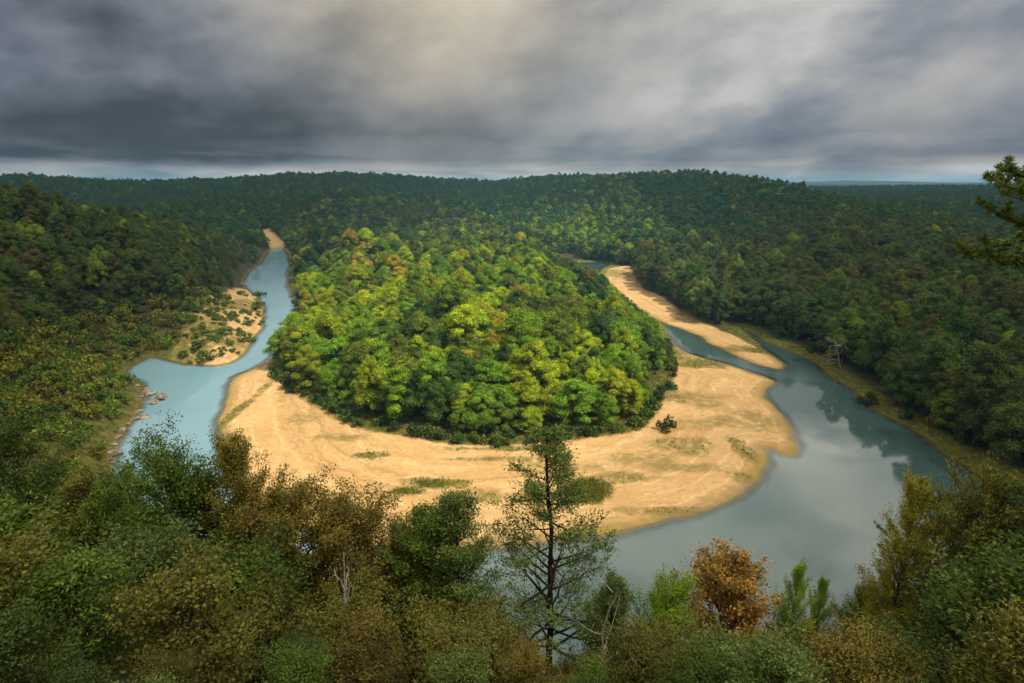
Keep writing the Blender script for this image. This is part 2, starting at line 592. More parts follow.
GRASS_SPOTS = [
    (372, 458, 26, 3, .85), (430, 486, 34, 7, 1.3), (408, 494, 22, 4, 1.4), (590, 492, 28, 15, 1.5), (505, 452, 60, 2.5, .8), (688, 447, 44, 11, .36), (742, 452, 12, 14, .5), (715, 425, 50, 9, .27), (690, 400, 50, 10, .27), (755, 420, 24, 14, .27), (560, 470, 60, 8, .27), (300, 420, 30, 8, .27), (640, 462, 40, 8, .29), (680, 470, 50, 5, .29),
    (700, 364, 40, 6, .9), (670, 352, 18, 8, .95), (690, 340, 40, 5, .0), (667, 392, 14, 16, .5), (625, 480, 40, 8, .33), (512, 462, 80, 3, .45),
    (700, 320, 40, 6, .5), (725, 350, 40, 4, .6), (620, 275, 20, 6, .55), (350, 440, 40, 6, .35), (228, 420, 7, 40, .8), (280, 380, 14, 5, .5),
    (200, 350, 40, 16, .75), (240, 315, 16, 22, .6), (540, 500, 30, 12, .5), (480, 500, 30, 10, .5), (745, 478, 20, 6, .33), (660, 512, 70, 5, .33), (800, 362, 18, 8, .5),
    (650, 285, 14, 6, .8), (690, 315, 20, 4, .9), (760, 352, 26, 4, .9),
]
GX, GY, GG = build_ground()

# ------------------------------------------------------------------ crowns and trunks for the woods
def lobed_crown(seed, H, R, base, n_lobes, per, leaf, peak=.45, tall=False):
    r = np.random.default_rng(seed)
    Cs, Ns = [], []
    for i in range(n_lobes):
        t = (i + .5) / n_lobes
        t = base + (1 - base) * t ** .85
        u = (t - base) / (1 - base)
        prof = np.sin(np.pi * np.clip((u * .86 + .13), 0, 1)) ** .75
        a = i * 2.399 + r.normal(0, .35)
        rr = R * prof * r.uniform(.42, .80)
        lr = R * r.choice([.20, .28, .36, .46]) * r.uniform(.85, 1.15) * (.75 + .25 * prof)
        rr = rr * (1 + .28 * math.sin(a + seed))
        c = np.array([math.cos(a) * rr, math.sin(a) * rr, H * t - lr * .8 * (u > .8)])
        n = int(per * (lr / (.33 * R)) ** 1.6 * r.uniform(.75, 1.15))
        d = unit(r.normal(size=(n, 3)))
        d[:, 2] = np.where(d[:, 2] < -.35, -d[:, 2] * .6, d[:, 2])
        rad = lr * (1 - .5 * r.random(n) ** 2.2) * (1 + .16 * np.sin(d[:, 0] * 7 + i) * np.sin(d[:, 2] * 6 + 2 * i))
        p = c + d * rad[:, None] * np.array([1, 1, 1.25 if tall else .85])
        Cs.append(p)
        Ns.append(d + r.normal(0, .55, (n, 3)) + np.array([0, 0, .25]))
    # a thin scatter of loose sprays beyond the lobes breaks the outline
    n = int(per * 1.8)
    P = np.concatenate(Cs)
    pick = r.integers(0, len(P), n)
    axis = np.array([0, 0, H * .55])
    Cs.append(P[pick] + unit(P[pick] - axis) * r.uniform(.1, .75, (n, 1)))
    Ns.append(r.normal(size=(n, 3)))
    C, N = np.concatenate(Cs), np.concatenate(Ns)
    C[:, 2] = np.maximum(C[:, 2], .25)
    sz = leaf * r.uniform(.6, 1.35, len(C))
    return leaf_quads(C, N, sz * 1.15, sz * .8, r)


def wood_trunk(seed, H, R, base, r0=.28, limbs=7):
    r = np.random.default_rng(seed)
    parts = []
    n = 7
    zz = np.linspace(-.6, H * .86, n)
    off = np.cumsum(r.normal(0, .13, (n, 2)), 0)
    off -= off[0]
    P = np.column_stack([off, zz])
    parts.append(tube(P, np.linspace(r0, .04, n), 6))
    for i in range(limbs):
        t = r.uniform(.3, .8)
        k = t * (n - 1)
        b = P[int(k)] + (P[int(k) + 1] - P[int(k)]) * (k % 1)
        a = i * 2.4 + r.normal(0, .3)
        L = R * r.uniform(.5, .85)
        s = np.linspace(0, 1, 4)[:, None]
        Q = b + s * L * np.array([math.cos(a), math.sin(a), .55]) + s ** 2 * np.array([0, 0, L * .25])
        parts.append(tube(Q, np.linspace(r0 * .4, .02, 4), 5))
    return join(parts)


PROTO = []            # (crown mesh, trunk mesh, height, radius)
for i, (H, R, base, nl, tall) in enumerate([
    (16, 5.2, .14, 24, False), (17, 4.6, .12, 24, False), (14, 5.4, .16, 22, False), (18, 4.4, .14, 26, True), (15, 5.0, .10, 26, False), (13, 4.6, .12, 20, False), (19, 5.6, .18, 28, False)]):
    v, f = lobed_crown(100 + i, H, R, base, nl, 1000, .27, tall=tall)
    cm = new_mesh("crown", v, f, [LEAF])
    v, f = wood_trunk(200 + i, H, R, base)
    PROTO.append((cm, new_mesh("trunk", v, f, [BARK], True), H, R))
PROTO_FAR = []
for i, (H, R, base, nl) in enumerate([(15, 5.2, .1, 14), (14, 5.6, .1, 14), (16, 5.0, .1, 15), (13, 5.0, .1, 12)]):
    v, f = lobed_crown(300 + i, H, R, base, nl, 140, .66)
    PROTO_FAR.append((new_mesh("crown", v, f, [LEAF]), None, H, R))

# ------------------------------------------------------------------ scatter the woods
def grid_pts(x0, x1, y0, y1, s, seed):
    r = np.random.default_rng(seed)
    X, Y = np.meshgrid(np.arange(x0, x1, s), np.arange(y0, y1, s * .9))
    X = X + (np.arange(X.shape[0]) % 2)[:, None] * s * .5
    return (X + r.uniform(-.36, .36, X.shape) * s).ravel(), (Y + r.uniform(-.36, .36, X.shape) * s).ravel()


xs, ys, lod = [], [], []
a, b = grid_pts(-640, 760, 14, 640, 7.2, 1)
R = np.hypot(a, b)
k = R < 620
xs.append(a[k]); ys.append(b[k]); lod.append(np.zeros(k.sum(), int))
a, b = grid_pts(-1400, 1500, 200, 1500, 8.2, 2)
R = np.hypot(a, b)
k = (R >= 620) & (R < 1500)
xs.append(a[k]); ys.append(b[k]); lod.append(np.ones(k.sum(), int))
a, b = grid_pts(-2900, 3000, 600, 3700, 12.8, 3)
R = np.hypot(a, b)
k = (R >= 1500) & (R < 3700)
xs.append(a[k]); ys.append(b[k]); lod.append(np.full(k.sum(), 2))
TX, TY, LOD = np.concatenate(xs), np.concatenate(ys), np.concatenate(lod)
az = np.degrees(np.arctan2(TX, TY))
R = np.hypot(TX, TY)
k = (np.abs(az) < 50) & (R > 68)
TX, TY, LOD, R = TX[k], TY[k], LOD[k], R[k]
DW = water_sd(TX, TY)
wood = sd_poly(TX, TY, bend_wood, 200.)
sand_d = np.full(len(TX), 400.)
for p in SANDS:
    sand_d = np.minimum(sand_d, sd_poly(TX, TY, p, 60.))
TZ = terrain(TX, TY, DW)
# zones: 0 bend wood, 1 outer hillside on the west, 2 east bank and plain, 3 far hills
ZONE = np.where(TX < 0, 1, 2)
ZONE[(TX < 60) & (TY < 75)] = 1
ZONE[(R > 760) | ((TY > 560) & (np.abs(TX) < 260))] = 3
ZONE[wood < 1.0] = 0
rr = rng.random(len(TX))
ok = (DW > 3.5) & (sand_d > 2.0)
ok &= ~((ZONE == 0) & (wood > -3.2))
ok &= ~((ZONE == 1) & (DW < 17 + 22 * vnoise(TX / 30, TY / 30, 5) * (TY > 110) * sstep(420, 300, TY) - 9 * (TY > 330)))
ok &= ~((ZONE == 2) & (DW < np.where(TY < 190, 4.5, 7.5) + 4 * vnoise(TX / 14, TY / 14, 8)))
TX, TY, TZ, LOD, R, ZONE, DW, wood, rr = [q[ok] for q in (TX, TY, TZ, LOD, R, ZONE, DW, wood, rr)]
N = len(TX)
SC = np.clip(rng.normal(.93, .17, N), .55, 1.35)
SC = np.where(ZONE == 0, SC * (.82 + .28 * sstep(2, 25, -wood)) * (.85 + .4 * vnoise(TX / 25, TY / 25, 3)), SC)
SC = np.where(ZONE == 1, SC * .82, SC)
SC = np.where((ZONE == 1) & (DW < 45), SC * (.45 + .5 * sstep(15, 45, DW)), SC)
SC = np.where((ZONE == 1) & (R < 110), np.minimum(SC, .62), SC)
SC = np.where(ZONE == 2, SC * .98, SC)
SC = np.where(LOD == 1, SC * .78, SC)
SC = np.where(LOD == 2, SC * .95, SC) * np.array([1.25, 1.25, 1.34, 1.36])[ZONE]
SCZ = np.where(LOD == 2, SC * .74, SC) * rng.uniform(.84, 1.16, N) * np.where(ZONE == 0, .84, 1.0)
ROT = rng.uniform(0, 2 * np.pi, N)
TZ = TZ - .35

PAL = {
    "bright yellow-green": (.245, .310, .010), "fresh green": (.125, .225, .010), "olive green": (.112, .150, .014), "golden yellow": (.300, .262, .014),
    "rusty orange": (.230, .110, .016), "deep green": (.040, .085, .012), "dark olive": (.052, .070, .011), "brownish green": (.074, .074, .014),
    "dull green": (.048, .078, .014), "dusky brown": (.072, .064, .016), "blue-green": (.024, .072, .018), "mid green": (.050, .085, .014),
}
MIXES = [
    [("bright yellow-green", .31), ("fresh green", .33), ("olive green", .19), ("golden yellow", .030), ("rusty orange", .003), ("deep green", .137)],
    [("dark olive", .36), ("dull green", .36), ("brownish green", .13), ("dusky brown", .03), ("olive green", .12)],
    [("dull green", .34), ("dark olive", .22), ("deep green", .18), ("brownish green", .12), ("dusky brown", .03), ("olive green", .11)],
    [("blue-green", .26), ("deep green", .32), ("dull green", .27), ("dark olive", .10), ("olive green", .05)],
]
HUE = np.empty(N, object)
nz = np.clip(.5 + 1.5 * fbm(TX / 34, TY / 34, 90, 2) + rng.normal(0, .22, N), 0, .9999)
nz = np.argsort(np.argsort(nz)) / N
for zi, mx in enumerate(MIXES):
    sel = np.where(ZONE == zi)[0]
    order = sel[np.argsort(nz[sel])]
    names = [m[0] for m in mx]
    cum = np.cumsum([m[1] for m in mx])
    pos_ = (np.arange(len(order)) + .5) / max(len(order), 1)
    pos_ = np.mod(pos_ + rng.normal(0, .16, len(order)), 1)
    idx = np.minimum(np.searchsorted(cum, pos_), len(mx) - 1)
    for q, w in zip(order, idx):
        HUE[q] = names[w]
# the plain beyond the east bank is browner; the bend wood grows duller towards the hills
bm = (ZONE == 2) & (R > 300) & (TX > 120)
for q in np.where(bm)[0]:
    if rng.random() < .4:
        HUE[q] = "dark olive" if rng.random() < .55 else "brownish green"
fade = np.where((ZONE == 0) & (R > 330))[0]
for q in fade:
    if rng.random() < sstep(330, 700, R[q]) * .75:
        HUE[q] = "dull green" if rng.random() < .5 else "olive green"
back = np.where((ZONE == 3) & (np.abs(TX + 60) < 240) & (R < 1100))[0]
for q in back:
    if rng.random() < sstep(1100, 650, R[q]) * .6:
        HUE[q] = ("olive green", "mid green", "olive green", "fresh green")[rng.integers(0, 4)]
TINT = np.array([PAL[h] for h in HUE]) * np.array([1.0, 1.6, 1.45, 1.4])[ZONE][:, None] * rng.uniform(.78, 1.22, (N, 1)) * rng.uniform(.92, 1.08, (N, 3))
PI = np.where(LOD == 0, rng.integers(0, len(PROTO), N), len(PROTO) + rng.integers(0, len(PROTO_FAR), N))
ALLP = PROTO + PROTO_FAR
HT = np.array([p[2] for p in ALLP])[PI] * SCZ
CR = np.array([p[3] for p in ALLP])[PI] * SC

# the upper gravel bar lies open along the bend wood: only low growth stands on that side of the wood
BARX, BARY = [560, 606, 620, 640, 660, 693], [250, 270, 286, 302, 316, 334]
bpx, bpy_, _d = project(TX, TY, TZ)
side = (bpx > 540) & (bpx < 700) & (R > 200) & (R < 640) & (bpy_ > np.interp(bpx, BARX, BARY) - 1)
open_ = np.zeros(N, bool)
for q in np.where(side)[0]:
    k_ = 1.0
    while k_ > .3:
        qx, qy, _d = project(TX[q], TY[q], TZ[q] + HT[q] * k_)
        if qy > np.interp(qx + 6, BARX, BARY) + 1:
            break
        k_ *= .85
    open_[q] = k_ <= .3
    SC[q], SCZ[q], HT[q], CR[q] = SC[q] * k_ ** .6, SCZ[q] * k_, HT[q] * k_, CR[q] * k_ ** .6
keep_ = ~open_
TX, TY, TZ, LOD, R, ZONE, DW, wood, rr, SC, SCZ, ROT, HUE, TINT, PI, HT, CR = [q[keep_] for q in (TX, TY, TZ, LOD, R, ZONE, DW, wood, rr, SC, SCZ, ROT, HUE, TINT, PI, HT, CR)]
N = len(TX)

# which trees the picture shows, and how large: nearest first over a coverage buffer
def visible_pixels():
    cov = np.zeros((683, 1024), bool)
    px, pt, dep = project(TX, TY, TZ + HT)
    _, pb, _ = project(TX, TY, TZ + HT * .12)
    hw = CR * .9 / dep * FPX
    vis = np.zeros(N, int)
    for q in np.argsort(dep):
        x0, x1 = int(max(px[q] - hw[q], 0)), int(min(px[q] + hw[q] + 1, 1024))
        y0, y1 = int(max(pt[q], 0)), int(min(pb[q] + 1, 683))
        if x1 <= x0 or y1 <= y0:
            continue
        s = cov[y0:y1, x0:x1]
        vis[q] = s.size - np.count_nonzero(s)
        s[:] = True
    return vis


VIS = visible_pixels()
ZINFO = [
    ("bottomland_tree", "trees of the wood inside the river bend"),
    ("hillside_tree", "trees on the hillside above the outer bank"),
    ("riverbank_tree", "trees of the dark wood beyond the far bank"),
]
CENTRES = None


def zone_phrase(q):
    z = ZONE[q]
    px, py, _ = project(TX[q], TY[q], TZ[q])
    if z == 0:
        if wood[q] > -12:
            if px < 330 and py < 400:
                return "on the edge of the bend wood over the left river arm"
            if px > 630:
                return "on the edge of the bend wood facing the pebbly side channel"
            return "in the front row of the bend wood above the sandbar"
        if R[q] < 260:
            return "just behind the front row of the bend wood"
        return "deep inside the bend wood before the hills"
    if z == 1:
        if DW[q] < 55:
            return "low on the left hillside above the river scrub"
        return "high on the dark left hillside" if TZ[q] > 35 else "midway up the dark left hillside"
    if DW[q] < 26:
        return "in the front row along the grassy right bank"
    return "in the dark right wood behind the riverbank row" if R[q] < 330 else "far out on the dark wooded right plain"


made = np.zeros(N, bool)
CROWNS = {}
for zi, (nm, grp) in enumerate(ZINFO):
    sel = np.where((ZONE == zi) & (LOD == 0) & (VIS > 22))[0]
    sel = sel[np.argsort(-VIS[sel])][:290]
    for q in sel:
        made[q] = True
        cm, tm, H, Rr = ALLP[PI[q]]
        root = bpy.data.objects.new(nm, None)
        root.empty_display_size = .5
        COL.objects.link(root)
        root.location = (TX[q], TY[q], TZ[q])
        root.rotation_euler = (0, 0, ROT[q])
        root.scale = (SC[q], SC[q], SCZ[q])
        tag(root, f"{HUE[q]} broadleaf tree {zone_phrase(q)}", "tree", grp)
        c = link("crown", cm, root)
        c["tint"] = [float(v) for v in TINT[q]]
        link("trunk", tm, root)
        CROWNS.setdefault(PI[q], c)
for i in range(len(ALLP)):
    if i not in CROWNS:      # far-off crowns: one farther tree of the bend wood uses each mesh
        cand = np.where((PI == i) & ~made & (VIS > 0))[0]
        q = cand[np.argmax(VIS[cand])]
        made[q] = True
        root = bpy.data.objects.new("hill_tree", None)
        COL.objects.link(root)
        root.location = (TX[q], TY[q], TZ[q])
        root.rotation_euler = (0, 0, ROT[q])
        root.scale = (SC[q], SC[q], SCZ[q])
        tag(root, f"{HUE[q]} tree on the lower slope of the far hills", "tree", "trees on the far hills")
        c = link("crown", ALLP[i][0], root)
        c["tint"] = [float(v) for v in TINT[q]]
        v, f = wood_trunk(290 + i, ALLP[i][2], ALLP[i][3], .1)
        link("trunk", new_mesh("trunk", v, f, [BARK], True), root)
        CROWNS[i] = c


def forest(name, sel):
    """the rest of the woods: one object, its points carrying a crown each"""
    me = bpy.data.meshes.new(name)
    me.vertices.add(len(sel))
    me.vertices.foreach_set("co", np.stack([TX[sel], TY[sel], TZ[sel]], 1).astype(np.float32).ravel())
    fattr(me, "rot", ROT[sel])
    a = me.attributes.new("size", "FLOAT_VECTOR", "POINT")
    a.data.foreach_set("vector", np.stack([SC[sel], SC[sel], SCZ[sel]], 1).astype(np.float32).ravel())
    a = me.attributes.new("tint", "FLOAT_VECTOR", "POINT")
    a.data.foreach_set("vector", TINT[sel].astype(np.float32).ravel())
    a = me.attributes.new("which", "INT", "POINT")
    a.data.foreach_set("value", PI[sel].astype(np.int32))
    o = link(name, me)
    o["kind"] = "stuff"
    ng = bpy.data.node_groups.new(name + "_nodes", "GeometryNodeTree")
    ng.interface.new_socket("Geometry", in_out="INPUT", socket_type="NodeSocketGeometry")
    ng.interface.new_socket("Geometry", in_out="OUTPUT", socket_type="NodeSocketGeometry")
    gi, go = ng.nodes.new("NodeGroupInput"), ng.nodes.new("NodeGroupOutput")
    inst = ng.nodes.new("GeometryNodeInstanceOnPoints")
    ng.links.new(gi.outputs[0], inst.inputs["Points"])
    jn = ng.nodes.new("GeometryNodeJoinGeometry")
    for i in reversed(range(len(ALLP))):
        oi = ng.nodes.new("GeometryNodeObjectInfo")
        oi.transform_space = "ORIGINAL"
        oi.inputs["Object"].default_value = CROWNS[i]
        oi.inputs["As Instance"].default_value = True
        ng.links.new(oi.outputs["Geometry"], jn.inputs[0])
    ng.links.new(jn.outputs[0], inst.inputs["Instance"])
    inst.inputs["Pick Instance"].default_value = True

    def named(nm, typ):
        nd = ng.nodes.new("GeometryNodeInputNamedAttribute")
        nd.data_type = typ
        nd.inputs["Name"].default_value = nm
        return nd.outputs["Attribute"]
    ng.links.new(named("which", "INT"), inst.inputs["Instance Index"])
    ng.links.new(named("size", "FLOAT_VECTOR"), inst.inputs["Scale"])
    cx = ng.nodes.new("ShaderNodeCombineXYZ")
    ng.links.new(named("rot", "FLOAT"), cx.inputs[2])
    ng.links.new(cx.outputs[0], inst.inputs["Rotation"])
    ng.links.new(inst.outputs[0], go.inputs[0])
    md = o.modifiers.new("scatter", "NODES")
    md.node_group = ng
    return o


forest("forest", np.where(~made)[0])
print("TREES", N, "individual", made.sum(), [int(((ZONE == z) & made).sum()) for z in range(4)])

# ------------------------------------------------------------------ trees close by on the bluff: real branching, single leaves
def near_tree(seed, H, trunk_r, base, reach, n_br, el, curve, n_sub, leaf, n_leaf, spread, lean=0.0, upright=.3, sub_len=.34, gaps=0.0, kind="broad", thick=1.0, top=1.0):
    """reach(u): limb length at height fraction u of the crown. Returns wood tubes and leaf quads."""
    r = np.random.default_rng(seed)
    n = 12
    zz = np.linspace(-1.2, H, n)
    off = np.cumsum(r.normal(0, .05 * H / 12, (n, 2)), 0)
    off -= off[1]
    off[:, 0] += lean * np.maximum(zz, 0)
    P = np.column_stack([off, zz])
    wood_, limbs = [tube(P, trunk_r * (1 - np.linspace(0, .96, n)) ** .8 + .012, 8)], []
    C, Nn, Al, Ln = [], [], [], []

    def leaves_at(pts, dirs, amount, sg):
        m = len(pts)
        kk = amount
        c = np.repeat(pts, kk, 0) + r.normal(0, sg, (m * kk, 3)) * np.array([1, 1, .7])
        d = np.repeat(dirs, kk, 0)
        if kind == "needle":
            al = unit(d * .8 + r.normal(0, .75, (m * kk, 3)) + np.array([0, 0, .35]))
            c = np.repeat(pts, kk, 0) + al * leaf[0] * .5
            nn = r.normal(size=(m * kk, 3))
        elif kind == "scale":
            al = unit(d * .7 + r.normal(0, .55, (m * kk, 3)) + np.array([0, 0, .45]))
            nn = r.normal(size=(m * kk, 3)) + np.array([0, 0, .5])
        else:
            al = unit(d + r.normal(0, .8, (m * kk, 3)))
            nn = r.normal(0, .6, (m * kk, 3)) + np.array([0, 0, .8])
        C.append(c); Nn.append(nn); Al.append(al)

    for i in range(n_br):
        u = (i + r.uniform(0, 1)) / n_br
        u = u * top
        h = H * (base + (1 - base) * u)
        k = np.interp(h, zz, np.arange(n))
        k0 = min(int(k), n - 2)
        b = P[k0] + (P[k0 + 1] - P[k0]) * (k - k0)
        a = i * 2.399 + r.normal(0, .5)
        L = reach(u) * r.uniform(.65, 1.15)
        if L < .15:
            continue
        e = el(u) + r.normal(0, .14)
        d0 = np.array([math.cos(a) * math.cos(e), math.sin(a) * math.cos(e), math.sin(e)])
        s = np.linspace(0, 1, 7)
        side = np.array([-math.sin(a), math.cos(a), 0])
        Q = b + s[:, None] * L * d0 + (s ** 2)[:, None] * np.array([0, 0, curve * L]) + np.cumsum(r.normal(0, .035 * L, 7))[:, None] * side * s[:, None]
        wood_.append(tube(Q, thick * (.012 + .016 * L) * (1 - s * .85), 5))
        if r.random() < gaps:
            continue
        for j in range(n_sub):
            t = .22 + .78 * (j + r.random()) / n_sub
            kq = t * 6
            q0 = min(int(kq), 5)
            sb = Q[q0] + (Q[q0 + 1] - Q[q0]) * (kq - q0)
            sg = 1 if j % 2 else -1
            dd = unit(d0 * .65 + side * sg * r.uniform(.3, 1.0) + np.array([0, 0, r.normal(upright, .28)]))
            sl = sub_len * L * (1.15 - .55 * t) * r.uniform(.6, 1.2) + .18
            ss = np.linspace(0, 1, 4)
            S = sb + ss[:, None] * sl * dd + (ss ** 2)[:, None] * np.array([0, 0, .12 * sl])
            wood_.append(tube(S, np.linspace(.010, .004, 4) * thick, 3))
            m = max(3, int(sl / .14))
            tt = np.sort(r.uniform(.2, 1.05, m))
            pts = sb + tt[:, None] * sl * dd + (tt ** 2)[:, None] * np.array([0, 0, .12 * sl])
            leaves_at(pts, np.repeat(dd[None], m, 0), n_leaf, spread)
    # leader
    tip = P[-1] - np.array([0, 0, 1]) * np.linspace(0, H * (1 - base) * .10, 6)[:, None]
    leaves_at(tip, np.repeat(np.array([[0, 0, 1.]]), 6, 0), n_leaf, spread * .8)
    C, Nn, Al = np.concatenate(C), np.concatenate(Nn), np.concatenate(Al)
    q = r.uniform(.65, 1.3, len(C))
    lv = leaf_quads(C, Nn, leaf[0] * q, leaf[1] * q, r, Al)
    return join(wood_), lv


def dome(Rm, p=.55):
    return lambda u: Rm * (max(math.sin(math.pi * min(max(u * .80 + .18, 0), 1)), 0) ** p)


def cone(Rm, p=.8):
    return lambda u: Rm * (1 - u) ** p + .25


NEAR = {}


def near_proto(key, bark, **kw):
    w, lv = near_tree(**kw)
    NEAR[key] = (new_mesh("crown", lv[0], lv[1], [LEAF_NEAR]), new_mesh("trunk", w[0], w[1], [bark], True), kw["H"])


near_proto("oak_a", BARK, seed=11, H=11, trunk_r=.17, base=.22, reach=dome(3.6), n_br=58, el=lambda u: .25 + .7 * u, curve=.12, n_sub=9, leaf=(.115, .066), n_leaf=17, spread=.17)
near_proto("oak_b", BARK, seed=12, H=10, trunk_r=.15, base=.18, reach=dome(3.9), n_br=60, el=lambda u: .2 + .8 * u, curve=.10, n_sub=9, leaf=(.115, .066), n_leaf=17, spread=.18)
near_proto("oak_c", BARK, seed=13, H=12, trunk_r=.16, base=.25, reach=dome(2.9, .7), n_br=56, el=lambda u: .4 + .7 * u, curve=.16, n_sub=9, leaf=(.11, .06), n_leaf=17, spread=.16)
near_proto("slim", BARK, seed=14, H=9, trunk_r=.10, base=.15, reach=lambda u: (1.9 * (1 - u) ** .75 + .2) * (.55 + .45 * math.sin(u * 23) ** 2), n_br=46, el=lambda u: .7 + .5 * u, curve=.2, n_sub=8, leaf=(.15, .08), n_leaf=11, spread=.14, gaps=.15)
near_proto("bigleaf", BARK, seed=15, H=10, trunk_r=.16, base=.2, reach=dome(3.3), n_br=50, el=lambda u: .3 + .8 * u, curve=.12, n_sub=8, leaf=(.18, .11), n_leaf=12, spread=.19)
near_proto("juniper", DARK_BARK, seed=16, H=15.5, trunk_r=.135, base=.30, reach=lambda u: 3.3 * (1 - u) ** .95 + .35, n_br=60, el=lambda u: .08 + .5 * u, curve=.10, n_sub=8, leaf=(.13, .045),
           n_leaf=14, spread=.13, gaps=.18, kind="scale", upright=.25)
near_proto("juniper_full", DARK_BARK, seed=17, H=12, trunk_r=.15, base=.10, reach=cone(2.9, .6), n_br=80, el=lambda u: .15 + .6 * u, curve=.12, n_sub=9, leaf=(.13, .05), n_leaf=13, spread=.15, gaps=.05, kind="scale")
near_proto("pine", DARK_BARK, seed=18, H=15, trunk_r=.18, base=.35, reach=lambda u: 3.0 * math.sin(math.pi * min(u * .8 + .2, 1)) ** .6 + .25, n_br=40, el=lambda u: .15 + .6 * u, curve=.18, n_sub=8, leaf=(.24, .03),
           n_leaf=22, spread=.05, gaps=.08, kind="needle", upright=.45)

near_proto("pine_high", DARK_BARK, seed=19, H=20, trunk_r=.2, base=.865, reach=lambda u: 3.5 * (1 - u) ** .5 + .4, n_br=34, el=lambda u: .05 + .6 * u, curve=.14, n_sub=9, leaf=(.22, .034),
           n_leaf=34, spread=.05, gaps=.05, kind="needle", upright=.45, sub_len=.26)

near_proto("bush_a", BARK, seed=31, H=2.6, trunk_r=.045, base=.08, reach=dome(1.35, .5), n_br=30, el=lambda u: .35 + .8 * u, curve=.2, n_sub=6, leaf=(.075, .042), n_leaf=15, spread=.11, sub_len=.45)
near_proto("bush_b", BARK, seed=32, H=3.0, trunk_r=.04, base=.06, reach=dome(1.1, .7), n_br=30, el=lambda u: .6 + .7 * u, curve=.2, n_sub=6, leaf=(.085, .036), n_leaf=15, spread=.12, sub_len=.45)

NEAR_TINT = {
    "olive": (.100, .098, .014), "brown": (.125, .100, .016), "green": (.065, .105, .012), "dark": (.042, .066, .011), "juniper": (.085, .120, .026), "bright": (.150, .230, .012),
    "orange": (.250, .150, .030), "yellow": (.190, .180, .016), "pine": (.070, .095, .014), "golden": (.150, .122, .018),
}


def place_near(px, py, H, proto, wide, tint, name, label, mul=1.0, rot=None, r_max=140., fixed_r=None):
    """stand a tree of height H on the slope so that its top is at the end of this line of sight"""
    cm, tm, h0 = NEAR[proto]
    d = ray(px, py)
    dh = math.hypot(d[0], d[1])
    rs = np.linspace(8, r_max, 500)
    X, Y = d[0] / dh * rs, d[1] / dh * rs
    T = terrain(X, Y)
    top = CZ + d[2] / dh * rs
    if fixed_r:
        i = int(np.argmin(np.abs(rs - fixed_r)))
        H = float(top[i] - T[i])
    else:
        gap = top - T
        hit = np.where(gap >= H)[0]
        i = int(hit[0]) if len(hit) else int(np.argmax(gap))
        if rs[i] < 17:
            i = int(np.argmin(np.abs(rs - 17)))
            H = float(gap[i])
    root = bpy.data.objects.new(name, None)
    root.empty_display_size = .5
    COL.objects.link(root)
    root.location = (X[i], Y[i], T[i] - .2)
    root.rotation_euler = (0, 0, rng.uniform(0, 6.28) if rot is None else rot)
    s = H / h0
    root.scale = (s * wide, s * wide, s)
    tag(root, label, "tree")
    c = link("crown", cm, root)
    t = np.array(NEAR_TINT[tint]) * mul * 1.4
    c["tint"] = [float(v) for v in t]
    link("trunk", tm, root)
    return root


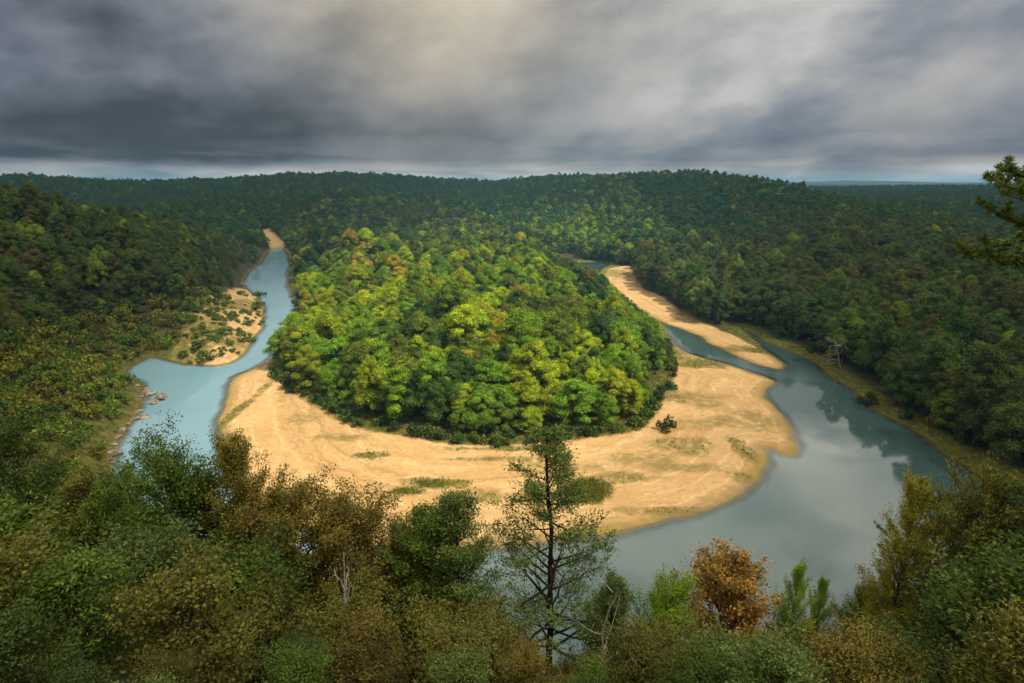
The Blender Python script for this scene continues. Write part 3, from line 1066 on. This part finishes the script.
FOREGROUND = [
    # px, py, H, proto, width, tint, name, label
    (550, 427, 16.5, "juniper", 1.35, "juniper", "juniper_tree", "tall thin juniper with a dark bare trunk standing before the sandbar"),
    (462, 496, 10, "juniper_full", 1.1, "juniper", "juniper_tree", "bushy juniper beside the tall thin juniper, overlapping the sand"),
    (432, 512, 9.5, "oak_c", 1.1, "green", "oak_tree", "green oak between the bushy juniper and the brown oaks"),
    (238, 446, 11.5, "oak_c", .62, "golden", "oak_tree", "slender bronze oak whose top crosses the left end of the sandbar"),
    (285, 500, 9, "oak_a", .95, "brown", "oak_tree", "broad bronze oak below the left end of the sandbar"),
    (345, 520, 9, "oak_b", .95, "brown", "oak_tree", "wide brown oak under the middle of the sandbar"),
    (405, 530, 9, "oak_c", .9, "olive", "oak_tree", "olive brown oak just left of the green oak"),
    (205, 484, 10, "oak_c", .9, "olive", "oak_tree", "olive oak in front of the pale blue river pool"),
    (170, 476, 10, "oak_b", .8, "green", "oak_tree", "leafy green oak under the pale blue river pool"),
    (118, 492, 10.5, "oak_a", .85, "green", "oak_tree", "rounded green oak below the shore boulders"),
    (40, 470, 13, "juniper_full", .95, "dark", "juniper_tree", "dark juniper with its trunk showing at the left border"),
    (70, 486, 10, "oak_c", .9, "olive", "oak_tree", "yellowish green oak next to the dark left juniper"),
    (-15, 455, 11, "oak_b", .9, "dark", "oak_tree", "dark oak cut by the left border, highest in the corner"),
    (150, 545, 8, "juniper_full", 1.1, "dark", "juniper_tree", "low dark juniper beneath the rounded green oak"),
    (60, 560, 7.5, "oak_b", .9, "dark", "oak_tree", "shadowy oak low in the left corner"),
    (10, 580, 7, "oak_a", .9, "dark", "oak_tree", "darkest oak in the very left corner"),
    (235, 545, 8, "oak_b", .9, "brown", "oak_tree", "bronze leaved oak low between dark juniper and wide brown oak"),
    (300, 580, 7, "oak_a", .9, "golden", "oak_tree", "golden brown oak along the bottom border"),
    (195, 605, 6.5, "oak_c", 1.1, "olive", "oak_tree", "small olive oak at the bottom left of the bronze oaks"),
    (380, 580, 7, "oak_b", .9, "brown", "oak_tree", "rust brown oak at the bottom left of the tall juniper"),
    (450, 600, 6.5, "juniper_full", 1.1, "dark", "juniper_tree", "squat dark juniper under the bushy juniper"),
    (612, 578, 8.5, "juniper_full", .9, "juniper", "juniper_tree", "half grown juniper right of the dark trunk, edging the water"),
    (620, 625, 6.5, "juniper_full", .9, "green", "juniper_tree", "low juniper at the water's bottom edge"),
    (668, 597, 8.5, "oak_b", .62, "bright", "oak_tree", "bright green oak just left of the orange oak"),
    (735, 570, 10, "bigleaf", .85, "orange", "oak_tree", "orange autumn oak at the bottom edge of the river"),
    (700, 640, 7, "bigleaf", .8, "golden", "oak_tree", "dull gold oak tucked under the orange oak"),
    (797, 570, 10, "oak_c", .42, "bright", "young_tree", "bright green sapling with a narrow spire before the water"),
    (824, 582, 9.5, "oak_c", .38, "bright", "young_tree", "shorter green sapling just right of the narrow spire"),
    (864, 588, 9, "oak_c", .8, "green", "oak_tree", "green oak centred below the open river"),
    (900, 600, 8.5, "oak_b", .75, "olive", "oak_tree", "olive oak between the green oak and the pine"),
    (800, 635, 7, "oak_b", .8, "brown", "oak_tree", "brown bush oak under the two saplings"),
    (860, 650, 6.5, "oak_a", .8, "green", "oak_tree", "low green oak along the bottom border near the pine"),
    (948, 505, 13, "pine", .85, "pine", "pine_tree", "dark pine leaning over the lower right water"),
    (921, 488, 13, "oak_c", .55, "yellow", "young_tree", "yellow-green tree crown rising against the lower right water"),
    (1003, 492, 12, "oak_a", .7, "olive", "oak_tree", "green oak by the right border behind the pine"),
    (1032, 515, 10.5, "oak_b", .8, "dark", "oak_tree", "dark oak cut by the right border"),
    (980, 590, 9, "oak_c", .9, "olive", "oak_tree", "olive oak under the dark pine"),
    (930, 640, 7, "juniper_full", .9, "dark", "juniper_tree", "dark juniper low below the pine"),
    (1005, 640, 7, "oak_b", .9, "brown", "oak_tree", "brown oak in the lower right corner"),
    (760, 655, 6, "oak_c", .9, "olive", "oak_tree", "small olive oak right under the orange oak"),
    (660, 655, 6, "oak_a", .8, "green", "oak_tree", "small green oak below the bright green oak"),
]
for px, py, H, proto, wide, tint, nm, label in FOREGROUND:
    place_near(px, py, H, proto, wide, tint, nm, label)
def under_skyline(x, y, z, H):
    """the tallest these may stand without hiding the taller trees and the water behind"""
    for _ in range(30):
        px, py, _d = project(x, y, z + H)
        if py >= np.interp(px, [0, 120, 240, 400, 480, 525, 580, 640, 900, 960, 1024], [500, 520, 535, 570, 620, 672, 672, 655, 655, 625, 600]):
            break
        H *= .93
    return H


# the rest of the bluff's trees, filling the slope down to the water
fx, fy = grid_pts(-110, 110, 10, 90, 4.6, 33)
fr = np.hypot(fx, fy)
fd = water_sd(fx, fy)
fz = terrain(fx, fy, fd)
m = (fr > 19) & (fr < 74) & (fd > 5) & (np.abs(np.degrees(np.arctan2(fx, fy))) < 47)
kinds = [("oak_a", "green"), ("oak_b", "olive"), ("oak_c", "green"), ("juniper_full", "juniper"), ("oak_b", "brown"), ("oak_a", "dark"), ("oak_c", "olive")]
words_ = {"green": "green", "olive": "olive", "juniper": "grey-green", "brown": "bronze", "dark": "dark"}
for x, y, z, d_ in zip(fx[m], fy[m], fz[m], fd[m]):
    pr, tn = kinds[rng.integers(0, len(kinds))]
    H = rng.uniform(5.0, 8.0) if math.hypot(x, y) > 30 else rng.uniform(3.5, 5.0)
    H = under_skyline(x, y, z, min(H, 3.5 + d_ * .3))
    if H < 1.6:
        continue
    cm, tm, h0 = NEAR[pr]
    nm = "juniper_tree" if pr == "juniper_full" else "oak_tree"
    root = bpy.data.objects.new(nm, None)
    COL.objects.link(root)
    root.location = (x, y, z - .2)
    root.rotation_euler = (0, 0, rng.uniform(0, 6.28))
    s_ = H / h0
    root.scale = (s_ * 1.15, s_ * 1.15, s_)
    tag(root, f"{words_[tn]} {'juniper' if nm[0] == 'j' else 'oak'} crowded on the steep bluff slope below the taller trees", "tree", "trees crowding the bluff slope")
    c = link("crown", cm, root)
    c["tint"] = [float(v) for v in np.array(NEAR_TINT[tn]) * rng.uniform(1.1, 1.7)]
    link("trunk", tm, root)
# low growth on the lip of the bluff
fx, fy = grid_pts(-22, 22, 2, 20, 1.8, 34)
fr = np.hypot(fx, fy)
fz = terrain(fx, fy)
for x, y, z in zip(fx, fy, fz):
    r_ = math.hypot(x, y)
    if not 5.5 < r_ < 19.5 or abs(math.degrees(math.atan2(x, y))) > 50:
        continue
    if rng.random() < (.25 if math.atan2(x, y) > -.65 else .0):
        continue
    hh_ = rng.uniform(.8, 1.3) + max(r_ - 6, 0) * rng.uniform(.08, .34)
    hh_ = under_skyline(x, y, z, hh_)
    if hh_ < .45:
        continue
    cm, tm, h0 = NEAR[("bush_a", "bush_b")[rng.integers(0, 2)]]
    tn = ("dark", "green", "olive", "brown", "dark", "juniper", "golden")[rng.integers(0, 7)]
    tn = "olive" if tn == "golden" and rng.random() < .6 else tn
    tn = "green" if x < -4 and tn in ("brown", "golden") else tn
    root = bpy.data.objects.new("ledge_bush", None)
    COL.objects.link(root)
    root.location = (x, y, z - .1)
    root.rotation_euler = (0, 0, rng.uniform(0, 6.28))
    s_ = hh_ / h0 * rng.uniform(.8, 1.1)
    root.scale = (s_ * 1.2, s_ * 1.2, s_)
    tag(root, f"low {words_.get(tn, 'golden')} bush on the near lip of the bluff along the bottom edge", "bush", "bushes on the lip of the bluff")
    c = link("crown", cm, root)
    c["tint"] = [float(v) for v in np.array(NEAR_TINT[tn]) * rng.uniform(.8, 1.3)]
    link("trunk", tm, root)
# the pine whose limbs reach into the frame at the right
pine = place_near(1275, 146, 15, "pine_high", 1.0, "pine", "pine_tree", "near pine reaching branches in at the upper right border", fixed_r=17, rot=2.2)
pine.rotation_mode = "ZYX"
pine.rotation_euler = (0, -.20, 2.2)

# ------------------------------------------------------------------ bare dead wood
def dead_wood(seed, H, spread, n):
    r = np.random.default_rng(seed)
    parts = []
    th_ = 1.0 if H > 8 else .5
    P = np.column_stack([np.cumsum(r.normal(0, .10, 8)), np.cumsum(r.normal(0, .10, 8)), np.linspace(-.3, H, 8)])
    parts.append(tube(P, np.linspace(.02 * H, .005 * H, 8) * th_, 6))
    br = []
    for i in range(n):
        k = r.uniform(1.5, 6.8)
        b = P[int(k)] + (P[int(k) + 1] - P[int(k)]) * (k % 1)
        a = r.uniform(0, 6.28)
        L = spread * r.uniform(.4, 1)
        s = np.linspace(0, 1, 6)
        Q = b + s[:, None] * L * np.array([math.cos(a), math.sin(a), r.uniform(.1, .8)]) + np.cumsum(r.normal(0, .05 * L, (6, 3)), 0)
        br.append(tube(Q, np.linspace(.008 * H, .0025 * H, 6) * th_, 4))
        for j in range(4):
            t = r.integers(2, 5)
            dd = unit(r.normal(size=3) + np.array([math.cos(a), math.sin(a), .4]))
            ll = L * r.uniform(.2, .45)
            S = Q[t] + np.linspace(0, 1, 4)[:, None] * ll * dd + np.cumsum(r.normal(0, .03 * ll, (4, 3)), 0)
            br.append(tube(S, np.linspace(.0045 * H, .0018 * H, 4) * th_, 3))
    return join(parts), join(br)


def dead_tree(x, y, H, spread, n, seed, label, tilt=0., z=None):
    root = bpy.data.objects.new("dead_tree", None)
    COL.objects.link(root)
    root.location = (x, y, ground_z(x, y) if z is None else z)
    root.rotation_euler = (0, tilt, 0)
    tag(root, label, "dead tree")
    a, b = dead_wood(seed, H, spread, n)
    link("trunk", new_mesh("trunk", a[0], a[1], [BARE_WOOD], True), root)
    link("crown", new_mesh("bare_crown", b[0], b[1], [BARE_WOOD], True), root)


x, y = ground(842, 372)
dead_tree(x, y, 15, 7, 14, 5, "bleached bare tree leaning out of the dark wood on the right bank", -.35)
for px, py, r_, H, sp, sd, lb in [
    (318, 556, 14, 4.5, 1.6, 21, "pale dead branchy sapling among the brown oaks"), (606, 606, 13, 4, 1.6, 22, "grey bare sapling at the foot of the tall juniper"),]:
    d = ray(px, py)
    h = math.hypot(d[0], d[1])
    X, Y, Z = d[0] / h * r_, d[1] / h * r_, CZ + d[2] / h * r_
    gz = ground_z(X, Y)
    dead_tree(X, Y, max(Z - gz, 1.5) + .2, sp, 9, sd, lb, .15, gz - .1)

# ------------------------------------------------------------------ shrubs
def shrub_mesh(seed, n=520):
    r = np.random.default_rng(seed)
    Cs, Ns = [], []
    for i in range(7):
        c = np.array([r.normal(0, .5), r.normal(0, .5), r.uniform(.35, .95)])
        d = unit(r.normal(size=(n // 7, 3)))
        Cs.append(c + d * r.uniform(.35, .62) * (1 - .4 * r.random((n // 7, 1)) ** 2))
        Ns.append(d + r.normal(0, .6, d.shape))
    C = np.concatenate(Cs)
    C[:, 2] = np.maximum(C[:, 2], .05)
    s = r.uniform(.16, .34, len(C))
    lv = leaf_quads(C, np.concatenate(Ns), s * 1.2, s * .75, r)
    st = []
    for i in range(5):
        a = i * 1.3
        Q = np.linspace(0, 1, 4)[:, None] * np.array([math.cos(a) * .5, math.sin(a) * .5, .9]) + np.array([0, 0, -.1])
        st.append(tube(Q, np.linspace(.03, .01, 4), 4))
    return lv, join(st)


SHRUBS = []
for i in range(4):
    lv, st = shrub_mesh(400 + i)
    SHRUBS.append((new_mesh("foliage", lv[0], lv[1], [LEAF]), new_mesh("stems", st[0], st[1], [BARK], True)))


def shrub(x, y, s, tint, label, grp, nm="shrub", hz=1.0):
    root = bpy.data.objects.new(nm, None)
    COL.objects.link(root)
    root.location = (x, y, ground_z(x, y) - .05)
    root.rotation_euler = (0, 0, rng.uniform(0, 6.28))
    root.scale = (s, s, s * hz)
    tag(root, label, "shrub", grp)
    a, b = SHRUBS[rng.integers(0, 4)]
    c = link("foliage", a, root)
    c["tint"] = [float(v) for v in np.array(tint) * rng.uniform(.8, 1.25)]
    link("stems", b, root)


x, y = ground(663, 433)
shrub(x, y, 2.6, (.075, .085, .012), "lone round shrub standing on the open sandbar", None, hz=1.15)
isl = [(176, 352), (184, 358), (197, 358), (207, 361), (222, 359), (232, 354), (205, 349), (214, 347), (226, 343), (233, 338), (240, 340), (219, 336), (209, 334), (200, 338), (230, 328), (238, 326), (246, 326),
       (252, 318), (245, 312), (255, 306), (249, 300), (258, 312), (259, 298), (235, 318), (226, 322), (214, 326), (222, 316), (232, 310), (240, 304), (250, 331), (243, 347), (213, 353), (188, 349), (195, 344),
       (246, 319), (228, 350), (218, 353), (205, 342), (236, 331), (253, 325)]
for i, (a, b) in enumerate(isl):
    x, y = ground(a + rng.normal(0, 2.5), b + rng.normal(0, 1.5))
    for _ in range(rng.integers(0, 5)):
        shrub(x + rng.normal(0, 3.2), y + rng.normal(0, 5), rng.uniform(.7, 1.6), (.095, .130, .016), "green willow shrub on the gravel bar in the left river arm", "willow shrubs on the gravel bar", hz=.7)
    shrub(x, y, rng.choice([1.0, 1.5, 2.0, 2.8, 3.8]), (.085, .125, .014), "green willow shrub on the gravel bar in the left river arm", "willow shrubs on the gravel bar", hz=.75)
ix, iy = grid_pts(-210, -120, 180, 420, 3.6, 55)
isd = sd_poly(ix, iy, island_bar, 60.)
im = (isd < -1.0) & (rng.random(len(ix)) < np.clip(2.2 * (vnoise(ix / 9, iy / 9, 4) - .36) + .45 * sstep(-16, -2, -np.abs(isd)) * (ix < -165), 0, .7))
for x, y in list(zip(ix[im], iy[im]))[:70]:
    shrub(x, y, rng.uniform(.7, 2.0), (.085, .120, .014), "green willow shrub on the gravel bar in the left river arm", "willow shrubs on the gravel bar", hz=.7)
print("ISLAND", im.sum(), island_bar.min(0), island_bar.max(0))
# scrub between the outer hillside and the water
cx, cy = grid_pts(-420, -40, 90, 560, 4.6, 12)
d_ = water_sd(cx, cy)
sd_ = np.minimum(sd_poly(cx, cy, island_bar, 60.), sd_poly(cx, cy, bend_wood, 60.))
sd_ = np.minimum(sd_, sd_poly(cx, cy, beach, 60.))
m = (d_ > 2.5) & (d_ < 38) & (sd_ > 1.5) & (rng.random(len(cx)) < .9)
cx, cy, d_ = cx[m], cy[m], d_[m]
px, py, dep = project(cx, cy, 2)
m = (px > -30) & (px < 300) & (py > 235) & (py < 500)
cx, cy, d_, dep = cx[m], cy[m], d_[m], dep[m]
o_ = np.argsort(dep + rng.uniform(0, 130, len(dep)))[:300]
for q in o_:
    hue = [(.115, .165, .012), (.165, .170, .014), (.075, .120, .012), (.130, .120, .014)][rng.integers(0, 4)]
    shrub(cx[q], cy[q], rng.uniform(1.8, 3.6) * (.8 + .4 * sstep(3, 30, d_[q])), hue, "scrubby bank bush between the left hillside and the river", "bushes along the outer river bank", "bank_bush", hz=rng.uniform(.8, 1.3))
# skirts of the bend wood: low bushes where its edge meets the sand
ew = np.roll(bend_wood, -1, axis=0) - bend_wood
cnt = 0
for p, e in zip(bend_wood, ew):
    L = np.hypot(*e)
    if p[1] > 420 or cnt > 120:
        continue
    for t in np.arange(0, 1, 4.2 / max(L, 4.2)):
        x, y = p + e * t + rng.normal(0, 1.0, 2)
        if rng.random() < .8:
            shrub(x, y, rng.uniform(1.4, 2.8), [(.055, .095, .010), (.085, .110, .012), (.040, .070, .010)][rng.integers(0, 3)], "low leafy bush at the foot of the bend wood", "bushes along the foot of the bend wood", "edge_bush", hz=1.1)
            cnt += 1
# right bank: a few shrubs on the grass
for a, b, s, t in [(868, 404, 2.6, (.05, .06, .012)), (938, 428, 4.2, (.16, .115, .02)), (812, 352, 2.6, (.05, .07, .012)), (905, 420, 2.2, (.04, .06, .01)), (780, 338, 3, (.05, .08, .012)), (960, 445, 3, (.04, .06, .01)), (740, 318, 3, (.05, .09, .012))]:
    x, y = ground(a, b)
    shrub(x, y, s, t, "golden brown bushy shrub on the grassy right bank" if t[0] > .1 else "dark green shrub at the foot of the right bank wood", None if t[0] > .1 else "shrubs along the right bank", hz=1.3)

# ------------------------------------------------------------------ boulders along the outer shore
def rock_material():
    k = NT("limestone")
    tc = k.n("ShaderNodeTexCoord")
    nz_ = k.noise(tc.outputs["Object"], 1.8, 6, .65)
    b = k.n("ShaderNodeBsdfDiffuse")
    k.l(k.mix(k.mrange(nz_, .35, .65), c4(.06, .052, .042), c4(.25, .215, .165)), b.inputs[0])
    bp = k.n("ShaderNodeBump")
    bp.inputs["Strength"].default_value = .6
    k.l(nz_, bp.inputs["Height"])
    k.l(bp.outputs[0], b.inputs["Normal"])
    return k.done(b.outputs[0])


ROCK = rock_material()
ROCKS = []
for s in range(4):
    import bmesh
    bm = bmesh.new()
    bmesh.ops.create_icosphere(bm, subdivisions=3, radius=1)
    r = np.random.default_rng(500 + s)
    planes = unit(r.normal(size=(11, 3)))
    lim = r.uniform(.55, .92, 11)
    for v in bm.verts:
        p = np.array(v.co)
        for n_, l_ in zip(planes, lim):
            e = p @ n_ - l_
            if e > 0:
                p = p - n_ * e
        v.co = Vector(p * np.array([1.2, .9, .62]))
    me = bpy.data.meshes.new("boulder")
    bm.to_mesh(me)
    bm.free()
    me.materials.append(ROCK)
    ROCKS.append(me)
bl = [(148, 394, 2.6, "pale flat boulder at the head of the shore ledge, touching the bank"), (161, 398, 3.4, "largest pale slab boulder jutting farthest into the pool"), (155, 402, 2.2, "dark wet boulder before the largest slab"),
      (143, 417, 2.2, "pale boulder midway along the pool's left shore"), (158, 413, .8, "tiny rock standing alone in the blue water"), (118, 453, 2.2, "dark round boulder in the water at the pool's lower left"),
      (139, 411, 1.4, None), (134, 419, 1.3, None), (128, 424, 1.2, None), (122, 430, 1.3, None), (118, 437, 1.2, None), (114, 444, 1.1, None), (110, 452, 1.1, None), (112, 462, .9, None), (146, 389, 1.3, None),
      (140, 397, 1.2, None), (137, 386, 1.2, None), (125, 437, .7, None), (105, 398, 1.0, None), (83, 420, 1.5, None), (118, 352, .8, None), (103, 362, .9, None), (131, 428, .8, None)]
for i, (a, b, s, lb) in enumerate(bl):
    x, y = ground(a, b, .2)
    o = link("boulder", ROCKS[i % 4])
    o.location = (x, y, max(ground_z(x, y), -.2) + s * .12)
    o.scale = (s, s, s * rng.uniform(.65, .9))
    o.rotation_euler = (rng.normal(0, .12), rng.normal(0, .12), rng.uniform(0, 6.28))
    tag(o, lb or "small grey rock along the pool's rocky left shore", "rock", "rocks along the left shore")

# ------------------------------------------------------------------ grass tufts where grass grows on the bars and banks
def grass():
    r = np.random.default_rng(77)
    zone_ = (np.hypot(GX, GY) < 420) & (np.abs(np.degrees(np.arctan2(GX, GY))) < 48) & (GG > .3)
    ids = np.where(zone_)[0]
    w = GG[ids] ** 2
    pick = r.choice(ids, 42000, p=w / w.sum())
    x, y = GX[pick] + r.normal(0, .8, len(pick)), GY[pick] + r.normal(0, .8, len(pick))
    d = water_sd(x, y)
    keep = d > .3
    x, y, d = x[keep], y[keep], d[keep]
    z = terrain(x, y, d)
    n = len(x)
    nb = 4
    C = np.repeat(np.stack([x, y, z], 1), nb, 0) + r.normal(0, .25, (n * nb, 3)) * np.array([1, 1, 0])
    h = r.uniform(.25, .75, n * nb)
    up = unit(np.array([0, 0, 1.]) + r.normal(0, .35, (n * nb, 3)))
    C = C + up * h[:, None] * .45
    v, f = leaf_quads(C, r.normal(size=(n * nb, 3)) * np.array([1, 1, .2]), h, h * .30, r, up)
    k = NT("grass_blades")
    rnd = k.n("ShaderNodeNewGeometry").outputs["Random Per Island"]
    df = k.n("ShaderNodeBsdfDiffuse")
    k.l(k.mix(rnd, c4(.055, .085, .010), c4(.19, .15, .03)), df.inputs[0])
    o = link("grass", new_mesh("grass", v, f, [k.done(df.outputs[0])]))
    o["kind"] = "stuff"


grass()

# ------------------------------------------------------------------ light: sun through a gap in an added cloud deck, out of view overhead
EL, AZ = RAD(56), RAD(122)          # azimuth clockwise from the view direction
SUN = np.array([math.sin(AZ) * math.cos(EL), math.cos(AZ) * math.cos(EL), math.sin(EL)])
sl = bpy.data.lights.new("sun", "SUN")
sl.energy, sl.angle, sl.color = 5.0, RAD(3.0), (1.0, .91, .74)
so = bpy.data.objects.new("sun", sl)
so.rotation_euler = Vector(SUN).to_track_quat("Z", "Y").to_euler()
COL.objects.link(so)

def unseen_shade_clouds():  # unseen deck added to shade the land, its gap shaped to light the bend
    zc = 1150.0
    ox, oy = SUN[0] / SUN[2] * zc, SUN[1] / SUN[2] * zc
    cx, cy, rx, ry = 0 + ox, 485 + oy, 185, 420
    n, m = 96, 30
    th = np.linspace(0, 2 * np.pi, n, endpoint=False)
    wob = 1 + .22 * fbm(np.cos(th) * 1.6 + 5, np.sin(th) * 1.6 + 5, 31, 3)
    t = np.linspace(0, 1, m) ** 1.8
    Rm = 3000.0
    X = cx + np.cos(th)[None] * (rx * wob[None] * (1 - t[:, None]) + Rm * t[:, None])
    Y = cy + np.sin(th)[None] * (ry * wob[None] * (1 - t[:, None]) + Rm * t[:, None])
    th_ = 45 + 60 * np.sqrt(np.clip(t * 6, 0, 1))[:, None]
    bot = zc + 60 * fbm(X / 260, Y / 260, 51, 4) - th_ * .2
    top = zc + th_ + 80 * fbm(X / 300, Y / 300, 57, 4)
    V = np.concatenate([np.stack([X, Y, bot], -1).reshape(-1, 3), np.stack([X, Y, top], -1).reshape(-1, 3)])
    i = np.arange(m - 1)[:, None] * n
    j = np.arange(n)[None]
    q = np.stack([i + j, i + (j + 1) % n, i + n + (j + 1) % n, i + n + j], -1).reshape(-1, 4)
    o = m * n
    jj = np.arange(n)
    inner = np.stack([jj, jj + o, (jj + 1) % n + o, (jj + 1) % n], 1)
    e = (m - 1) * n
    outer = np.stack([e + jj, e + (jj + 1) % n, e + (jj + 1) % n + o, e + jj + o], 1)
    k = NT("cloud")
    tr = k.n("ShaderNodeBsdfTransparent")
    tl = k.n("ShaderNodeBsdfTranslucent")
    gp_ = k.n("ShaderNodeNewGeometry").outputs["Position"]
    k.l(k.mix(k.mrange(k.noise(gp_, .0026, 5), .42, .58), c4(.52, .56, .62), c4(1., 1., 1.)), tl.inputs[0])
    ob = link("unseen_shade_clouds", new_mesh("unseen_shade_clouds", V, np.concatenate([q[:, ::-1], q + o, inner, outer]), [k.done(k.shmix(.56, tr.outputs[0], tl.outputs[0]))], True))
    ob["kind"] = "stuff"


unseen_shade_clouds()

# ------------------------------------------------------------------ sky
world = bpy.data.worlds.new("World")
sc.world = world
world.use_nodes = True


def build_sky():
    k = NT.__new__(NT)
    k.t = world.node_tree
    k.t.nodes.clear()
    out = k.n("ShaderNodeOutputWorld")
    sky = k.n("ShaderNodeTexSky", sky_type="NISHITA")
    sky.sun_disc = False
    sky.sun_elevation, sky.sun_rotation = EL, AZ
    tc = k.n("ShaderNodeTexCoord").outputs["Generated"]
    sp = k.n("ShaderNodeSeparateXYZ")
    k.l(tc, sp.inputs[0])
    z = k.math("MAXIMUM", sp.outputs[2], 0.0)

    def cloud_noise(rot, scale, freq, detail, rough, dist, seed):
        mp = k.n("ShaderNodeMapping")
        mp.inputs["Rotation"].default_value = (0, rot, 0)
        k.l(tc, mp.inputs[0])
        m2 = k.n("ShaderNodeMapping")
        m2.inputs["Scale"].default_value = scale
        m2.inputs["Location"].default_value = seed
        k.l(mp.outputs[0], m2.inputs[0])
        o = k.noise(m2.outputs[0], freq, detail, rough)
        o.node.inputs["Distortion"].default_value = dist
        return o

    n1 = cloud_noise(RAD(7), (1, 1, 2.2), 2.9, 9, .56, .1, (3.1, 1.7, .4))
    n2 = cloud_noise(RAD(6), (1, 1, 1.7), 5.5, 9, .56, .1, (.3, 5.7, 1.4))
    n3 = cloud_noise(0, (1, 1, 9.0), 4.0, 6, .55, .3, (7.3, .7, 2.4))

    def band(p1, p2, width, gain):
        d1, d2 = ray(*p1), ray(*p2)
        nn = np.cross(d1, d2)
        nn = nn / np.linalg.norm(nn)
        vd = k.n("ShaderNodeVectorMath", operation="DOT_PRODUCT")
        k.l(tc, vd.inputs[0])
        vd.inputs[1].default_value = tuple(nn)
        s = k.math("DIVIDE", vd.outputs["Value"], width)
        g = k.math("POWER", 2.718, k.math("MULTIPLY", k.math("MULTIPLY", s, s), -1.0))
        return k.math("MULTIPLY", g, gain)

    def spot(p, width, gain):
        d = ray(*p)
        d = d / np.linalg.norm(d)
        vd = k.n("ShaderNodeVectorMath", operation="DISTANCE")
        k.l(tc, vd.inputs[0])
        vd.inputs[1].default_value = tuple(d)
        s = k.math("DIVIDE", vd.outputs["Value"], width)
        g = k.math("POWER", 2.718, k.math("MULTIPLY", k.math("MULTIPLY", s, s), -1.0))
        return k.math("MULTIPLY", g, gain)

    ramp = k.n("ShaderNodeValToRGB")
    cr = ramp.color_ramp
    stops = [(0.0, .50), (.015, .52), (.026, .38), (.042, .150), (.080, .155), (.13, .21), (.22, .255), (.32, .29), (.6, .40), (1.0, .45)]
    cr.elements[0].position, cr.elements[1].position = 0, 1
    while len(cr.elements) < len(stops):
        cr.elements.new(.5)
    for e, (p, v) in zip(cr.elements, stops):
        e.position, e.color = p, c4(v, v, v)
    k.l(z, ramp.inputs[0])
    lum = ramp.outputs[0]
    mod = k.math("ADD", k.mrange(n1, .32, .68, .72, 1.28), k.math("ADD", k.mrange(n2, .3, .7, -.20, .20), k.math("MULTIPLY", k.mrange(n3, .3, .7, -.5, .5), k.mrange(z, .11, .03, 0., .8))))
    v = k.math("MULTIPLY", lum, mod)
    v = k.math("ADD", v, k.math("MULTIPLY", k.math("ADD", band((640, 135), (900, 30), .06, .08), spot((820, 70), .26, .11)), k.mrange(n1, .3, .62, .25, 1.25)))
    v = k.math("ADD", v, spot((430, -30), .20, .11))
    v = k.math("SUBTRACT", v, spot((60, 70), .45, .085))
    v = k.math("MAXIMUM", v, .05)
    # bluish where dark, warm where bright
    tint = k.mix(k.mrange(v, .10, .38), c4(.85, .98, 1.21), c4(1.04, 1.0, .97))
    warm = spot((430, -40), .26, 1.0)
    tint = k.mix(warm, tint, c4(1.16, 1.0, .76))
    cc = k.n("ShaderNodeCombineColor")
    for s in cc.inputs:
        k.l(v, s)
    cloud = k.mix(1.0, cc.outputs[0], tint, "MULTIPLY")
    b1, b2 = k.n("ShaderNodeBackground"), k.n("ShaderNodeBackground")
    k.l(sky.outputs[0], b1.inputs[0])
    b1.inputs[1].default_value = .06
    k.l(cloud, b2.inputs[0])
    b2.inputs[1].default_value = .90
    cover = k.mrange(n1, .22, .40, .80, .97)
    k.l(k.shmix(cover, b1.outputs[0], b2.outputs[0]), out.inputs[0])


build_sky()

# ------------------------------------------------------------------ air
def haze():
    V = np.array([[sx * 15000., sy * 15000., zz] for zz in (-4., 190.) for sx, sy in ((-1, -1), (1, -1), (1, 1), (-1, 1))])
    Fq = np.array([[3, 2, 1, 0], [4, 5, 6, 7], [0, 1, 5, 4], [1, 2, 6, 5], [2, 3, 7, 6], [3, 0, 4, 7]])
    k = NT("air")
    pv = k.n("ShaderNodeVolumePrincipled")
    pv.inputs["Color"].default_value = c4(.30, .68, 1.0)
    pv.inputs["Density"].default_value = .00014
    k.l(pv.outputs[0], k.out.inputs["Volume"])
    o = link("haze", new_mesh("haze", V, Fq, [k.m]))
    o["kind"] = "stuff"


haze()

# ------------------------------------------------------------------ render settings
sc.render.engine = "CYCLES"
cy_ = sc.cycles
cy_.use_denoising = True
cy_.max_bounces, cy_.diffuse_bounces, cy_.glossy_bounces, cy_.transmission_bounces, cy_.transparent_max_bounces, cy_.volume_bounces = 8, 4, 3, 6, 8, 0
cy_.sample_clamp_indirect = 4.0
vs = sc.view_settings
vs.view_transform, vs.look, vs.exposure, vs.gamma = "Standard", "None", 0.5, 1.0
